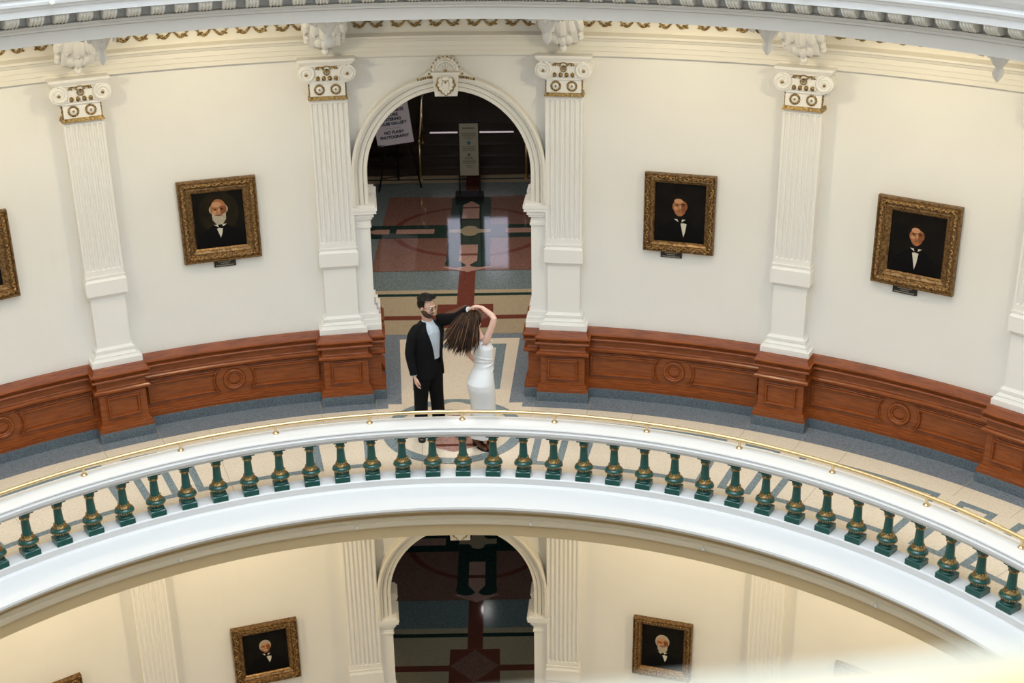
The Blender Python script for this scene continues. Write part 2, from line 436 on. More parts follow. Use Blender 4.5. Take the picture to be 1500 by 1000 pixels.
# upper floor: soffit and deck
b = MB(); b.ring([(6.40, 5.25), (9.1, 5.25)], 0, 360, 180, 0, full=True); struct(b.build('ceiling', 'cream'))
b = MB(); b.ring([(6.45, H), (9.7, H)], 0, 360, 120, 0, full=True); o = struct(b.build('floor', 'tcream'))
b = MB(); b.ring([(6.40, -.60), (9.1, -.60)], 0, 360, 180, 0, full=True); struct(b.build('ceiling', 'cream'))
# architrave and frieze round the wall
ent = [(9.0, 4.385), (8.93, 4.385), (8.93, 4.44), (8.915, 4.445), (8.915, 4.50), (8.90, 4.505), (8.90, 4.56), (8.885, 4.57), (8.87, 4.595), (8.845, 4.61),
       (8.845, 4.635), (8.86, 4.64), (8.92, 4.665), (8.925, 4.68), (8.925, 5.06), (8.90, 5.09), (8.84, 5.13), (8.82, 5.15), (8.82, 5.25)]
b = MB(); b.ring(ent, -180, 180, 240, 0, full=True); t1 = struct(b.build('trim_1', 'cream'))
t2 = t1.copy(); C.objects.link(t2); t2.name = 'trim_2'; t2.location.z = -5.83
# gilded scrolls on the frieze
b = MB()
sc = MB()
for sx in (-1, 1):
    pts = []
    for i in range(15):
        t = i / 14; pts.append((sx * (.02 + .17 * t), -.015, 4.86 - .07 * sin(PI * t * 1.1)))
    sc.tube(pts, [.014 - .004 * (i / 14) for i in range(15)], 6)
    pts = [(sx * (.17 + .035 * cos(t) * (1 - t / 9)), -.02, 4.87 + .035 * sin(t) * (1 - t / 9)) for t in [k * .55 for k in range(12)]]
    sc.tube(pts, .010, 6)
    for k in range(4): sc.ball((sx * (.05 + .035 * k), -.022, 4.825 - .02 * (k % 2)), (.02, .012, .012), 6, 4)
sc.ball((0, -.02, 4.88), (.02, .02, .03), 8, 5)
sc.tube([(0, -.015, 4.9), (0, -.015, 5.02)], .012, 6)
for k in range(-70, 71):
    a = rad(k * 2.85)
    if abs(k * 2.85) > 58: continue
    b.join(sc, lambda p, a=a: Vector(((RW - .075 + p.y) * sin(a + p.x / RW), (RW - .075 + p.y) * cos(a + p.x / RW), p.z - .055)))
struct(b.build('trim_3', 'gold'))
# balcony edge below the balustrade of this storey
fa = [(6.66, 0), (6.66, .115), (6.645, .13), (6.47, .13), (6.455, .115), (6.455, .045), (6.44, .04), (6.42, .025), (6.30, -.025), (6.17, -.082),
      (6.15, -.09), (6.145, -.115), (6.16, -.13), (6.18, -.16), (6.36, -.17)]
fb = [(6.36, -.17), (6.40, -.19), (6.40, -.255), (6.39, -.26), (6.39, -.285), (6.40, -.31), (6.375, -.315), (6.375, -.355), (6.36, -.36), (6.345, -.375), (6.345, -.41),
      (6.36, -.43), (6.385, -.45), (6.395, -.46), (6.395, -.60), (6.45, -.60)]
fc = [(6.39, -.318), (6.37, -.32), (6.368, -.352), (6.352, -.36), (6.338, -.375), (6.335, -.412), (6.35, -.435), (6.38, -.452), (6.39, -.452)]
b = MB(); b.ring(fa, -180, 180, 300, 0, full=True); struct(b.build('trim_4', 'fascia'))
b = MB(); b.ring(fb, -180, 180, 300, 0, full=True); struct(b.build('trim_7', 'tan'))
b = MB(); b.ring(fc, -180, 180, 300, 0, full=True); struct(b.build('trim_9', 'tanlight'))
# upper balcony edge: plain fascia, blocks, cornice
ua = [(6.46, 5.25), (6.385, 5.25), (6.385, 5.365), (6.37, 5.372), (6.37, 5.395), (6.36, 5.40), (6.355, 5.425), (6.44, 5.43)]
ub = [(6.44, 5.43), (6.44, 5.53), (6.22, 5.535), (6.215, 5.60), (6.20, 5.605), (6.19, 5.625),
      (6.17, 5.64), (6.165, 5.665), (6.175, 5.675), (6.18, 5.70), (6.16, 5.705), (6.13, 5.75), (6.11, 5.79), (6.11, 5.82), (6.12, 5.825), (6.12, 5.86), (6.42, 5.98), (6.455, 6.0), (6.455, 6.39), (6.47, 6.406), (6.645, 6.406), (6.66, 6.39), (6.66, 6.27)]
b = MB(); b.ring(ua, -180, 180, 300, 0, full=True); struct(b.build('trim_5', 'greyfascia'))
b = MB(); b.ring(ub, -180, 180, 300, 0, full=True); struct(b.build('trim_8', 'fascia'))
b = MB()
for k in range(-29, 30):
    a = rad(k * 2.0 + .4)
    q = MB()
    ring = []
    for x in (-.062, .062):
        ring.append([(x, y, z) for y, z in ((.0, 5.527), (-.19, 5.527), (-.175, 5.49), (-.13, 5.455), (-.085, 5.435), (.0, 5.435))])
    q.loft(ring, 0, False)
    for x in (-.045, -.015, .015, .045): q.tube([(x, -.192, 5.522), (x, -.178, 5.49), (x, -.133, 5.453), (x, -.088, 5.434)], .008, 5)
    b.join(q, lambda p, a=a: Vector(((6.445 + p.y) * sin(a) + p.x * cos(a), (6.445 + p.y) * cos(a) - p.x * sin(a), p.z)))
struct(b.build('trim_6', 'cream'))
# hall walls, ceiling behind the arches (both storeys)
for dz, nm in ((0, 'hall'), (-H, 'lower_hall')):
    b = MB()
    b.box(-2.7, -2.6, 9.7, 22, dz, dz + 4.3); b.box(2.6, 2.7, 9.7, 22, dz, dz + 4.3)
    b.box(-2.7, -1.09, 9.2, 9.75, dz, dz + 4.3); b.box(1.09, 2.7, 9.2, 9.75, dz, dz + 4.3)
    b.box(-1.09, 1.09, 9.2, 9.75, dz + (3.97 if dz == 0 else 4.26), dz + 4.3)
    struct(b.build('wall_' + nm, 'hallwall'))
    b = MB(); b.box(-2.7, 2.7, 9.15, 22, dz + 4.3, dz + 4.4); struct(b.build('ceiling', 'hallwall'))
    b = MB(); b.box(-2.7, 2.7, 20.6 if dz == 0 else 21.5, 22, dz, dz + 4.3); struct(b.build('wall_far_' + nm, 'darkwood'))

# ------------------------------------------------------------------ pilasters
def build_pilaster(up=0):
    e = thing('pilaster', '', 'pilaster')
    # plinth and base
    b = MB()
    b.box(-.30, .30, -.20, .05, .956, 1.025)
    b.frustum(-.285, .285, -.19, .05, 1.025, -.26, .26, -.175, .05, 1.06)
    b.box(-.262, .262, -.178, .05, 1.06, 1.075)
    b.frustum(-.25, .25, -.17, .05, 1.075, -.225, .225, -.15, .05, 1.115)
    b.box(-.235, .235, -.16, .05, 1.115, 1.15)
    b.frustum(-.225, .225, -.15, .05, 1.15, -.20, .20, -.135, .05, 1.18)
    b.build('plinth', 'white', e)
    b = MB()
    b.box(-.20, .20, -.135, .05, 1.18, 1.84)
    b.frustum(-.205, .205, -.14, .05, 1.80, -.225, .225, -.165, .05, 1.85)
    b.box(-.24, .24, -.18, .05, 1.85, 2.02)
    b.frustum(-.24, .24, -.18, .05, 2.02, -.215, .215, -.155, .05, 2.06)
    b.box(-.232, .232, -.165, .05, 2.06, 2.085)
    b.build('pedestal', 'white', e)
    # fluted shaft
    w = .222; n = 7; pitch = (2 * w - .03) / n; hw = pitch * .36
    xs = [-w]
    for i in range(n):
        c = -w + .015 + pitch * (i + .5)
        xs += [c + hw * t for t in (-1, -.8, -.4, 0, .4, .8, 1)]
    xs.append(w)
    def dep(i, z):
        if i == 0 or i == len(xs) - 1: return 0
        t = (-1, -.8, -.4, 0, .4, .8, 1)[(i - 1) % 7]; h = math.sqrt(max(0, 1 - t * t)); e_ = hw * (1 - h)
        return .023 * h if (2.15 + e_ - 1e-6 <= z <= 3.88 + up - e_ + 1e-6) else 0
    zs = [2.085, 2.149, 2.15, 2.15 + hw * .4, 2.15 + hw * .7, 2.15 + hw, 3.0, 3.88 - hw + up, 3.88 - hw * .7 + up, 3.88 - hw * .4 + up, 3.88 + up, 3.881 + up, 3.93 + up]
    rows = [[(x, -.150 + dep(i, z), z) for i, x in enumerate(xs)] + [(w, .05, z), (-w, .05, z)] for z in zs]
    b = MB(); b.loft(rows, 0, False); b.build('shaft', 'white', e)
    # capital
    b = MB(); g = MB()
    b.box(-.205, .205, -.165, .05, 3.965, 4.13)
    b.box(-.225, .225, -.19, .05, 4.125, 4.15)
    b.frustum(-.25, .25, -.20, .05, 4.15, -.27, .27, -.205, .05, 4.35)
    for sx in (-1, 1):
        c = (sx * .235, 4.245)
        vs = []; fs = []; N = 24
        for y in (.0, -.215):
            for i in range(N): a = 2*PI*i/N; vs.append((c[0] + .10 * cos(a), y, c[1] + .10 * sin(a)))
        for i in range(N): k = (i + 1) % N; fs.append((i, k, N + k, N + i))
        fs.append(tuple(range(N, 2*N)))
        b.add(vs, fs, 0, False)
        pts = []; rr = []
        for i in range(46):
            t = i / 45; a = PI / 2 + sx * t * 2 * PI * 2.1; r = .094 * (1 - t) + .018 * t
            pts.append((c[0] + sx * 0 + r * cos(a) * 1, -.215, c[1] + r * sin(a))); rr.append(.015 * (1 - .5 * t))
        b.tube(pts, rr, 6)
        g.ball((c[0], -.225, c[1] - .01), (.017, .012, .017), 8, 5)
    b.tube([(-.235, -.21, 4.338), (.235, -.21, 4.338)], .014, 6)
    b.frustum(-.29, .29, -.225, .05, 4.345, -.325, .325, -.25, .05, 4.385)
    b.box(-.33, .33, -.255, .05, 4.385, 4.415)
    for x in (-.145, -.075, -.01, .06, .125): b.ball((x + .01, -.2, 4.178), (.012, .02, .03), 6, 5)
    g.frustum(-.235, .235, -.19, .05, 3.925, -.22, .22, -.175, .05, 3.968)
    for x in (-.11, -.04, .03, .10):
        g.ball((x + .005, -.205, 4.185), (.024, .02, .030), 8, 6)
    for x in (-.095, .095):
        for k in range(14):
            a = 2 * PI * k / 14; g.ball((x + .052 * cos(a), -.168, 4.046 + .052 * sin(a)), (.014, .010, .014), 6, 4)
        b.ball((x, -.165, 4.046), (.036, .012, .036), 10, 5); g.ball((x, -.178, 4.046), .013, 8, 5)
    for sx in (-1, 1):                                  # gilded beads down the block's sides
        for k in range(6): g.ball((sx * .212, -.13 - .01 * (k % 2), 3.98 + .027 * k), (.014, .02, .015), 6, 4)
    ring_ = [(.032 * cos(2*PI*i/16), -.212, 4.258 + .032 * sin(2*PI*i/16)) for i in range(16)]
    g.tube(ring_, .0085, 6, closed=True); g.ball((0, -.212, 4.262), (.012, .012, .02), 6, 5)
    g.tube([(.045 * cos(a), -.212, 4.30 + .035 * sin(a)) for a in [PI * (.12 + .76 * k / 8) for k in range(9)]], .012, 6)
    for sx in (-1, 1):
        pts = [(sx * (.035 + .012 * i), -.212, 4.29 + .035 * sin(i / 6 * PI * .7)) for i in range(7)]
        pts += [(sx * (.125 - .018 * k), -.214, 4.312 - .018 * abs(k - 1)) for k in range(3)]
        g.tube(pts, .0115, 6)
    if up:
        for q in (b, g): q.map(lambda p: p + Vector((0, 0, up)))
    cap = b.build('capital', 'white', e); g.build('gilt_ornament', 'gold', cap)['label'] = 'gilded ornament of the capital'
    return e
pil = build_pilaster(); pil2 = build_pilaster(.44)
plabels = [(-45, 'cream fluted pilaster at the far left, mostly outside the picture'), (-27, 'fluted pilaster between the two left-hand portraits'), (-9, 'fluted pilaster at the left side of the gallery arch'),
           (9, 'fluted pilaster at the right side of the gallery arch'), (27, 'fluted pilaster between the two right-hand portraits'), (45, 'fluted pilaster cut off by the right edge of the picture')]
llabels = [(-27, 'lower-storey pilaster left of the lower portrait of a grey-haired man'), (-9, 'lower-storey pilaster at the left side of the lower arch'), (9, 'lower-storey pilaster at the right side of the lower arch'),
           (27, 'lower-storey pilaster right of the portrait of a white-bearded man')]
for z, L, grp, p_ in ((0, plabels, 'pilasters round the gallery', pil), (-H, llabels, 'pilasters of the storey below', pil2)):
    for i, (a, l) in enumerate(L):
        o = p_ if i == 0 else dup(p_)
        tag(o, l, 'pilaster', grp); put(o, a, RW, z)

# ------------------------------------------------------------------ wood wainscot
wp = [(.0, .10), (.075, .10), (.080, .172), (.070, .178), (.072, .196), (.058, .202), (.058, .222), (.042, .228), (.040, .246), (.030, .252), (.030, .606), (.012, .608), (.012, .620), (.05, .622), (.078, .634), (.088, .65), (.086, .668), (.07, .682), (.045, .69),
      (.040, .70), (.040, .775), (.060, .783), (.09, .792), (.096, .806), (.09, .818), (.058, .822), (.058, .84), (.088, .856), (.100, .866), (.100, .876), (.082, .884), (.048, .956), (-.02, .956)]
gp = [(-.02, -.01), (.082, -.01), (.082, .125), (.07, .130), (-.02, .130)]
mold = [(-.050, 0), (-.048, .022), (-.040, .034), (-.031, .034), (-.025, .026), (-.022, .010), (-.014, .014), (-.008, .010), (-.005, .0), (0, .001), (0, -.01)]
def panel_path(x0, x1, z0, z1, cc=None, cr=0, side=0):
    # rectangle; one end scooped round a roundel at cc
    if side == 0: return [(x0,z0),(x1,z0),(x1,z1),(x0,z1)]
    zc = (z0 + z1) / 2; h = (z1 - z0) / 2; a = math.asin(h / cr)
    arc = [(cc + side * cr * cos(-a + 2*a*i/10), zc + cr * sin(-a + 2*a*i/10)) for i in range(11)]
    if side > 0: return [(x1,z0),(x1,z1)] + arc[::-1]
    return [(x0,z1),(x0,z0)] + arc
def build_bay():
    e = thing('wainscot', '', 'wainscot')
    n = 24; s1 = 1.17
    def strip(prof, mi, b):
        rows = [[bend((-s1 + 2*s1*i/n, -p, z)) for p, z in prof] for i in range(n + 1)]
        b.loft(rows, mi, False, caps=False, closed=False)
    b = MB(); strip(wp, 0, b); b.build('panelling', 'oak', e)
    b = MB(); strip(gp, 0, b); b.build('base', 'granite', e)['label'] = 'blue-grey granite base'
    for sd, (x0, x1) in ((-1, (-1.10, 0)), (1, (0, 1.10))):
        b = MB(); pp = panel_path(x0, x1, .278, .592, 0, .222, sd)
        q = []                                           # subdivide for bending
        for i in range(len(pp)):
            A, B = pp[i], pp[(i + 1) % len(pp)]; k = 8 if abs(A[0] - B[0]) > .3 else 1
            q += [(A[0] + (B[0]-A[0])*j/k, A[1] + (B[1]-A[1])*j/k) for j in range(k)]
        b.sweep(q, [(-o, h + .030) for o, h in mold], 0); b.map(bend)
        b.build('panel_moulding', 'oak', e)
    b = MB(); c = (0, .43)
    for r, h, w in ((.118, .040, .026), (.088, .036, .014)):
        b.tube([(r * cos(2*PI*i/28), -h, .435 + r * sin(2*PI*i/28)) for i in range(28)], [(w*.8, w)] * 28, 8, closed=True)
    b.ball((0, -.028, .435), (.075, .014, .075), 20, 6)
    b.map(bend); b.build('roundel', 'oak', e)
    return e
bay = build_bay()
for i, (a, l) in enumerate([(-36, 'reddish oak wainscot section at the far left, under the cut-off portrait'), (-18, 'oak wainscot section left of the arch, under the bald bearded man'),
                            (18, 'oak wainscot section right of the arch, under the man in a dark bow tie'), (36, 'oak wainscot section at the far right, under the pale young man')]):
    o = bay if i == 0 else dup(bay); tag(o, l, 'wainscot', 'oak wainscot sections'); put(o, a, RW, 0)
def wrap(prof, xh, yf, b, mi=0, yb=.06):                 # profile carried round a projecting block
    rows = []
    for k in range(4):
        row = []
        for p, z in prof:
            X_, Y_ = xh + p, -(yf + p)
            row.append([(-X_, yb, z), (-X_, Y_, z), (X_, Y_, z), (X_, yb, z)][k])
        rows.append(row)
    b.loft(rows, mi, False, caps=False, closed=False)
def build_pier():
    e = thing('wood_pier', '', 'pier')
    b = MB(); wrap(wp, .25, .20, b); b.box(-.24, .24, -.19, .05, .1, .95); b.build('casing', 'oak', e)
    b = MB(); wrap(gp, .25, .20, b); b.build('base', 'granite', e)['label'] = 'blue-grey granite base'
    b = MB(); b.sweep(panel_path(-.212, .212, .278, .592), [(-o, h + .230) for o, h in mold]); b.build('panel_moulding', 'oak', e)
    return e
pier = build_pier()
for i, (a, l) in enumerate([(-45, 'oak pier at the far left outside the picture edge'), (-27, 'square oak pier carrying the pilaster between the left-hand portraits'), (-9, 'oak pier under the pilaster left of the arch'), (9, 'oak pier under the pilaster right of the arch'),
                            (27, 'square oak pier carrying the pilaster between the right-hand portraits'), (45, 'oak pier cut off by the right edge of the picture')]):
    o = pier if i == 0 else dup(pier); tag(o, l, 'pier', 'oak piers under the pilasters'); put(o, a, RW, 0)

# ------------------------------------------------------------------ archway
def build_arch(up=0):
    e = thing('archway', '', 'archway')
    path = [(1.0, 2.6), (1.0, 2.8)] + [(cos(PI*i/40), 2.97 + sin(PI*i/40)) for i in range(41)] + [(-1.0, 2.8), (-1.0, 2.6)]
    prof = [(0, -.55), (0, .07), (-.010, .078), (-.050, .078), (-.052, .068), (-.058, .068), (-.062, .10), (-.108, .10), (-.110, .088), (-.117, .088), (-.122, .125), (-.135, .145), (-.158, .14), (-.160, .165), (-.185, .170), (-.195, .16), (-.195, -.02)]
    b = MB(); b.sweep(path, prof, 0, closed=False); b.map(lambda p: bend(p) + Vector((0, 0, up))); b.build('archivolt', 'cream', e)
    for sx in (-1, 1):
        def X_(a, c): return (min(sx*a, sx*c), max(sx*a, sx*c))
        b = MB()
        for d0, d1, ex in ((-.07, .22, 0), (.50, .76, .0)):     # front and rear jamb
            x0, x1 = X_(1.0 - ex, 1.22); b.box(x0, x1, d0, d1, .95, 2.32 + up)
            x0, x1 = X_(.925, 1.24); b.box(x0, x1, d0 - .06, d1 + .02, .956, 1.03)
            x0, x1 = X_(.95, 1.23); b.box(x0, x1, d0 - .04, d1 + .01, 1.03, 1.09)
            x0, x1 = X_(.975, 1.22); b.box(x0, x1, d0 - .02, d1, 1.09, 1.16)
        x0, x1 = X_(1.09, 1.22); b.box(x0, x1, 0, .76, .0, 4.0 + up)
        b.map(bend); b.build('jamb', 'white', e)
        b = MB()
        for (p, z0, z1) in ((.015, 2.30, 2.33), (.0, 2.33, 2.41), (.03, 2.41, 2.44), (.05, 2.44, 2.49), (.085, 2.49, 2.53), (.095, 2.53, 2.57), (.07, 2.57, 2.6)):
            x0, x1 = X_(1.0 - p, 1.225); b.box(x0, x1, -.08 - p * .8, .22 + p, z0, z1)
            b.box(x0, x1, .5 - p * .5, .76, z0, z1)
        b.map(lambda p: bend(p) + Vector((0, 0, up))); b.build('impost', 'white', e)
        b = MB(); g = MB()
        for d0, d1 in ((-.08, .20), (.50, .76)):
            for prof_, q, mi in ((wp, b, 0), (gp, g, 0)):
                rows = []
                for k in range(4):
                    row = []
                    for p, z in prof_:
                        xi = (.985 - p) * sx; xo = 1.24 * sx
                        row.append([(xo, d0 - p, z), (xi, d0 - p, z), (xi, d1 + p * .3, z), (xo, d1 + p * .3, z)][k])
                    rows.append(row)
                q.loft(rows, 0, False, caps=False, closed=False)
        x0, x1 = X_(1.06, 1.24); b.box(x0, x1, .15, .55, .05, .955)
        b.map(bend); b.build('dado', 'oak', e); g.map(bend); g.build('base', 'granite', e)['label'] = 'blue-grey granite base'
    # keystone with leaf and shell
    b = MB(); g = MB()
    b.frustum(-.135, .135, -.23, .02, 3.935, -.155, .155, -.27, .02, 4.20)
    b.box(-.17, .17, -.28, .02, 4.20, 4.225)
    N = 16; arc = [(.165 * cos(PI*i/N), 4.225 + .165 * sin(PI*i/N)) for i in range(N + 1)]
    b.loft([[(x, .02, z) for x, z in arc], [(x, -.22, z) for x, z in arc]], 0, False)
    b.tube([(.115 * cos(PI*i/N), -.225, 4.228 + .115 * sin(PI*i/N)) for i in range(N + 1)], .012, 6)
    for i in range(11):
        a = PI * (i + .5) / 11; b.ball((.142 * cos(a), -.222, 4.228 + .142 * sin(a)), .02, 8, 5); g.ball((.17 * cos(a + .14), -.20, 4.228 + .17 * sin(a + .14)), (.011, .02, .011), 6, 4)
        if i % 2 == 0: b.tube([(.03 * cos(a), -.228, 4.235 + .03 * sin(a)), (.095 * cos(a), -.228, 4.235 + .095 * sin(a))], [.008, .016], 6)
    g.ball((0, -.24, 4.238), (.022, .012, .014), 8, 5)
    for (x, z, rx, rz) in ((0, 4.16, .05, .03), (-.06, 4.13, .03, .04), (.06, 4.13, .03, .04), (-.07, 4.085, .032, .03), (.07, 4.085, .032, .03), (-.055, 4.045, .03, .032), (.055, 4.045, .03, .032), (0, 4.08, .045, .08), (-.028, 4.01, .025, .03), (.028, 4.01, .025, .03), (0, 3.985, .022, .03)):
        y = -.245 - .04 * (z - 3.935) / .265
        b.ball((x, y - .012, z), (rx, .02, rz), 8, 6)
        if (x, z) != (0, 4.08): g.ball((x * 1.22, y - .004, z - .008), (rx * 1.16, .016, rz * 1.2), 8, 6)
    g.ball((0, -.30, 4.115), .014, 8, 5)
    for sx in (-1, 1):
        b.loft([[(sx * .15, y, 4.14), (sx * .34, y, 4.115), (sx * .30, y, 4.15), (sx * .24, y, 4.19), (sx * .20, y, 4.225), (sx * .15, y, 4.235)] for y in (.02, -.17)], 0, False)
        for k, (x, z) in enumerate(((.19, 4.15), (.215, 4.148), (.245, 4.142), (.27, 4.138), (.30, 4.128), (.335, 4.125), (.17, 4.15))): g.ball((sx * x, -.175, z), (.014, .012, .018), 6, 5)
        g.ball((sx * .20, -.178, 4.19), .013, 8, 5)
    for q in (b, g): q.map(lambda p: bend(p) + Vector((0, 0, up - (.075 if up else 0))))
    k = b.build('keystone', 'cream', e); g.build('gilt_ornament', 'gold', k)['label'] = 'gilded edging of the keystone leaf'
    return e
arch = build_arch(); tag(arch, 'round-headed cream archway with gilded keystone behind the couple', 'archway', 'rotunda archways'); put(arch, 0, RW, 0)
arch2 = build_arch(.29); tag(arch2, 'lower-storey archway under the balcony opening on a dark floor', 'archway', 'rotunda archways'); put(arch2, 0, RW, -H)

# ------------------------------------------------------------------ ceiling brackets
def build_bracket():
    e = thing('ceiling_bracket', '', 'bracket')
    b = MB()
    prof = [(.0, 5.25), (.0, 4.62), (-.18, 4.55), (-.30, 4.58), (-.42, 4.70), (-.52, 4.86), (-.72, 4.98), (-1.2, 5.03), (-1.5, 5.08), (-1.5, 5.25)]
    b.loft([[(x, y, z) for y, z in prof] for x in (-.13, .13)], 0, False)
    def leaf(x, y0, z0, x1, y1, z1, w):
        pts = []; rr = []
        for i in range(7):
            t = i / 6; bul = sin(PI * t)
            pts.append((x + (x1 - x) * t, y0 + (y1 - y0) * t - .05 * bul, z0 + (z1 - z0) * t)); rr.append((w * (.45 + .75 * sin(PI * (.18 + .75 * t))), .022 + .012 * bul))
        pts.append((x1 * 1.05, y1 - .05, z1 + .03)); rr.append((w * .25, .012))
        b.tube(pts, rr, 8, 0, side=(1, 0, 0))
        b.tube([(p[0], p[1] - .028, p[2]) for p in pts[:-1]], [.009] * 7, 5)
    for x0, x1, w in ((0, 0, .05), (-.06, -.085, .045), (.06, .085, .045), (-.12, -.165, .04), (.12, .165, .04)):
        leaf(x0, -.50, 5.0, x1, -.40, 4.66 + abs(x1) * .45, w)
    for x0, x1, w in ((-.04, -.05, .04), (.04, .05, .04), (0, 0, .035)):
        leaf(x0, -.36, 4.74, x1, -.24, 4.52 + abs(x1) * .5, w)
    b.ball((0, -.25, 4.51), (.035, .035, .05), 8, 6)
    for sx in (-1, 1):
        for (y, z, r) in ((-.34, 4.78, .11), (-.20, 4.70, .08), (-.46, 4.95, .09)):
            b.tube([(sx * .135, y + r * k * cos(a), z + r * k * sin(a)) for a, k in [(j * .55, 1 - j * .055) for j in range(16)]], .016, 6)
        for k in range(5): b.ball((sx * .15, -.25 - .06 * k, 4.64 + .055 * k), (.03, .05, .05), 8, 5)
    b.map(lambda p: Vector((p.x * 1.35, p.y, p.z)))
    b.build('acanthus_console', 'white', e)
    p = MB()
    lob = lambda a, z: 1 + .16 * abs(sin(4 * a)) if z > -.30 else 1
    p.lathe([(.15, 0), (.15, -.04), (.165, -.07), (.15, -.12), (.115, -.13), (.09, -.17), (.075, -.21), (.05, -.26), (.03, -.285), (.045, -.31), (.055, -.335), (.048, -.365), (.028, -.395), (.008, -.42)], 24, (0, -1.70, 5.25), 0, True, lob)
    for k in range(8):
        a = 2 * PI * k / 8; p.tube([(.14 * cos(a), -1.70 + .14 * sin(a), 5.2), (.178 * cos(a), -1.70 + .178 * sin(a), 5.15), (.175 * cos(a), -1.70 + .175 * sin(a), 5.09), (.15 * cos(a), -1.70 + .15 * sin(a), 5.07)], [(.045, .015), (.05, .015), (.035, .012), (.01, .006)], 6)
    p.build('pendant', 'white', e)
    return e
br = build_bracket()
for i, (a, l) in enumerate([(-27, 'carved leaf bracket under the ceiling above the pilaster between the left-hand portraits'), (-9, 'carved leaf bracket above the pilaster left of the arch'), (9, 'carved leaf bracket above the pilaster right of the arch'),
                            (27, 'carved leaf bracket above the pilaster between the right-hand portraits'), (45, 'leaf bracket at the top right with only its hanging pendant in the picture')]):
    o = br if i == 0 else dup(br); tag(o, l, 'bracket', 'carved ceiling brackets'); put(o, a, RW, 0)

# ------------------------------------------------------------------ balustrade
A0, A1 = -72, 72
bal = thing('balustrade', 'white curved balustrade with dark green balusters in front of the couple', 'balustrade', (0, 6.55, 0))
og = (0, 6.55, 0)
cap = [(6.465, .632), (6.465, .655), (6.445, .662), (6.43, .682), (6.414, .686), (6.410, .722), (6.424, .728), (6.428, .742), (6.418, .758), (6.424, .770), (6.45, .776), (6.67, .776), (6.675, .768), (6.70, .766), (6.725, .758), (6.73, .742), (6.722, .728), (6.735, .722), (6.735, .69), (6.70, .672), (6.66, .655), (6.66, .632)]
b = MB(); b.ring(cap + [cap[0]], A0, A1, 140); capo = b.build('cap_rail', 'fascia', bal, og)
def baluster_mesh():
    b = MB()
    b.box(-.083, .083, -.083, .083, .0, .058); b.frustum(-.083, .083, -.083, .083, .058, -.072, .072, -.072, .072, .066)
    b.lathe([(.074, .064), (.080, .072), (.078, .082), (.066, .090), (.056, .096), (.052, .108), (.058, .116), (.080, .128), (.096, .142), (.102, .156), (.096, .170), (.078, .182), (.070, .186), (.060, .200), (.052, .212), (.050, .22), (.040, .40), (.0405, .45)], 24)
    b.box(-.044, .044, -.044, .044, .452, .482); b.frustum(-.044, .044, -.044, .044, .482, -.066, .066, -.066, .066, .487); b.box(-.074, .074, -.074, .074, .487, .503)
    b.lathe([(.040, .425), (.046, .435), (.043, .452)], 16)
    g = MB()
    g.lathe([(.0735, .183), (.078, .187), (.072, .196), (.062, .205), (.056, .216), (.052, .222), (.047, .222)], 20)
    for k in range(12):
        a = 2*PI*k/12; g.ball((.053 * cos(a), .053 * sin(a), .224), (.012, .012, .013), 6, 4)
    g.lathe([(.038, .408), (.047, .412), (.053, .420), (.053, .428), (.045, .437), (.038, .438)], 20)
    for k in range(26):
        a = 2*PI*k/26; g.ball((.098 * cos(a), .098 * sin(a), .143), .0095, 6, 4)
    for k in range(12):
        a = 2*PI*k/12; g.ball((.064 * cos(a), .064 * sin(a), .117), (.010, .010, .012), 6, 4)
    return b, g
bb, gg = baluster_mesh()
proto = None
def add_balusters(parent, azs, off):
    global proto
    for a in azs:
        A = rad(a)
        if proto is None:
            proto = bb.build('baluster', 'green', parent); gg.build('gilt_bands', 'gold', proto)['label'] = 'gilded bands and beading'
            o = proto
        else: o = dup(proto, parent)
        o.location = Vector((6.545 * sin(A), 6.545 * cos(A), .130)) - Vector(off); o.rotation_euler = (0, 0, -A)
add_balusters(bal, [1.36 + 3 * k for k in range(-21, 21)], og)
# brass handrail on posts standing on the cap rail
def handrail(label, a0, a1, posts, z, loc):
    e = thing('handrail', label, 'handrail', loc)
    b = MB(); n = int(abs(a1 - a0))
    b.tube([(6.607 * sin(rad(a0 + (a1-a0)*i/n)), 6.607 * cos(rad(a0 + (a1-a0)*i/n)), z + .873) for i in range(n + 1)], .0225, 12)
    b.build('rail', 'brass', e, loc)
    p0 = None
    for a in posts:
        A = rad(a)
        if p0 is None:
            q = MB(); q.lathe([(.036, 0), (.036, .006), (.030, .012), (.019, .018), (.016, .03), (.016, .075), (.021, .083), (.021, .092)], 16)
            p0 = q.build('rail_post', 'brass', e); o = p0
        else: o = dup(p0, e)
        o.location = Vector((6.607 * sin(A), 6.607 * cos(A), z + .775)) - Vector(loc)
    return e
handrail('long brass handrail on short posts along the white balustrade', A0, A1, [1.37 + 9 * k for k in range(-8, 8)], 0, (0, 6.55, 0))
# near balustrade of the storey above (its rail just enters the picture)
og2 = (0, -6.55, H)
bal2 = thing('balustrade', 'blurred pale balustrade rail across the bottom right corner', 'balustrade', og2)
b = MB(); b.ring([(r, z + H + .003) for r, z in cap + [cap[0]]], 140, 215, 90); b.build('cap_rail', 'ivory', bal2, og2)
add_balusters(bal2, [152.5 + 3 * k for k in range(12)], (0, -6.55, 0))
handrail('blurred brass handrail nearest to the viewer in the bottom right corner', 140, 215, [149 + 9 * k for k in range(5)], H, og2)
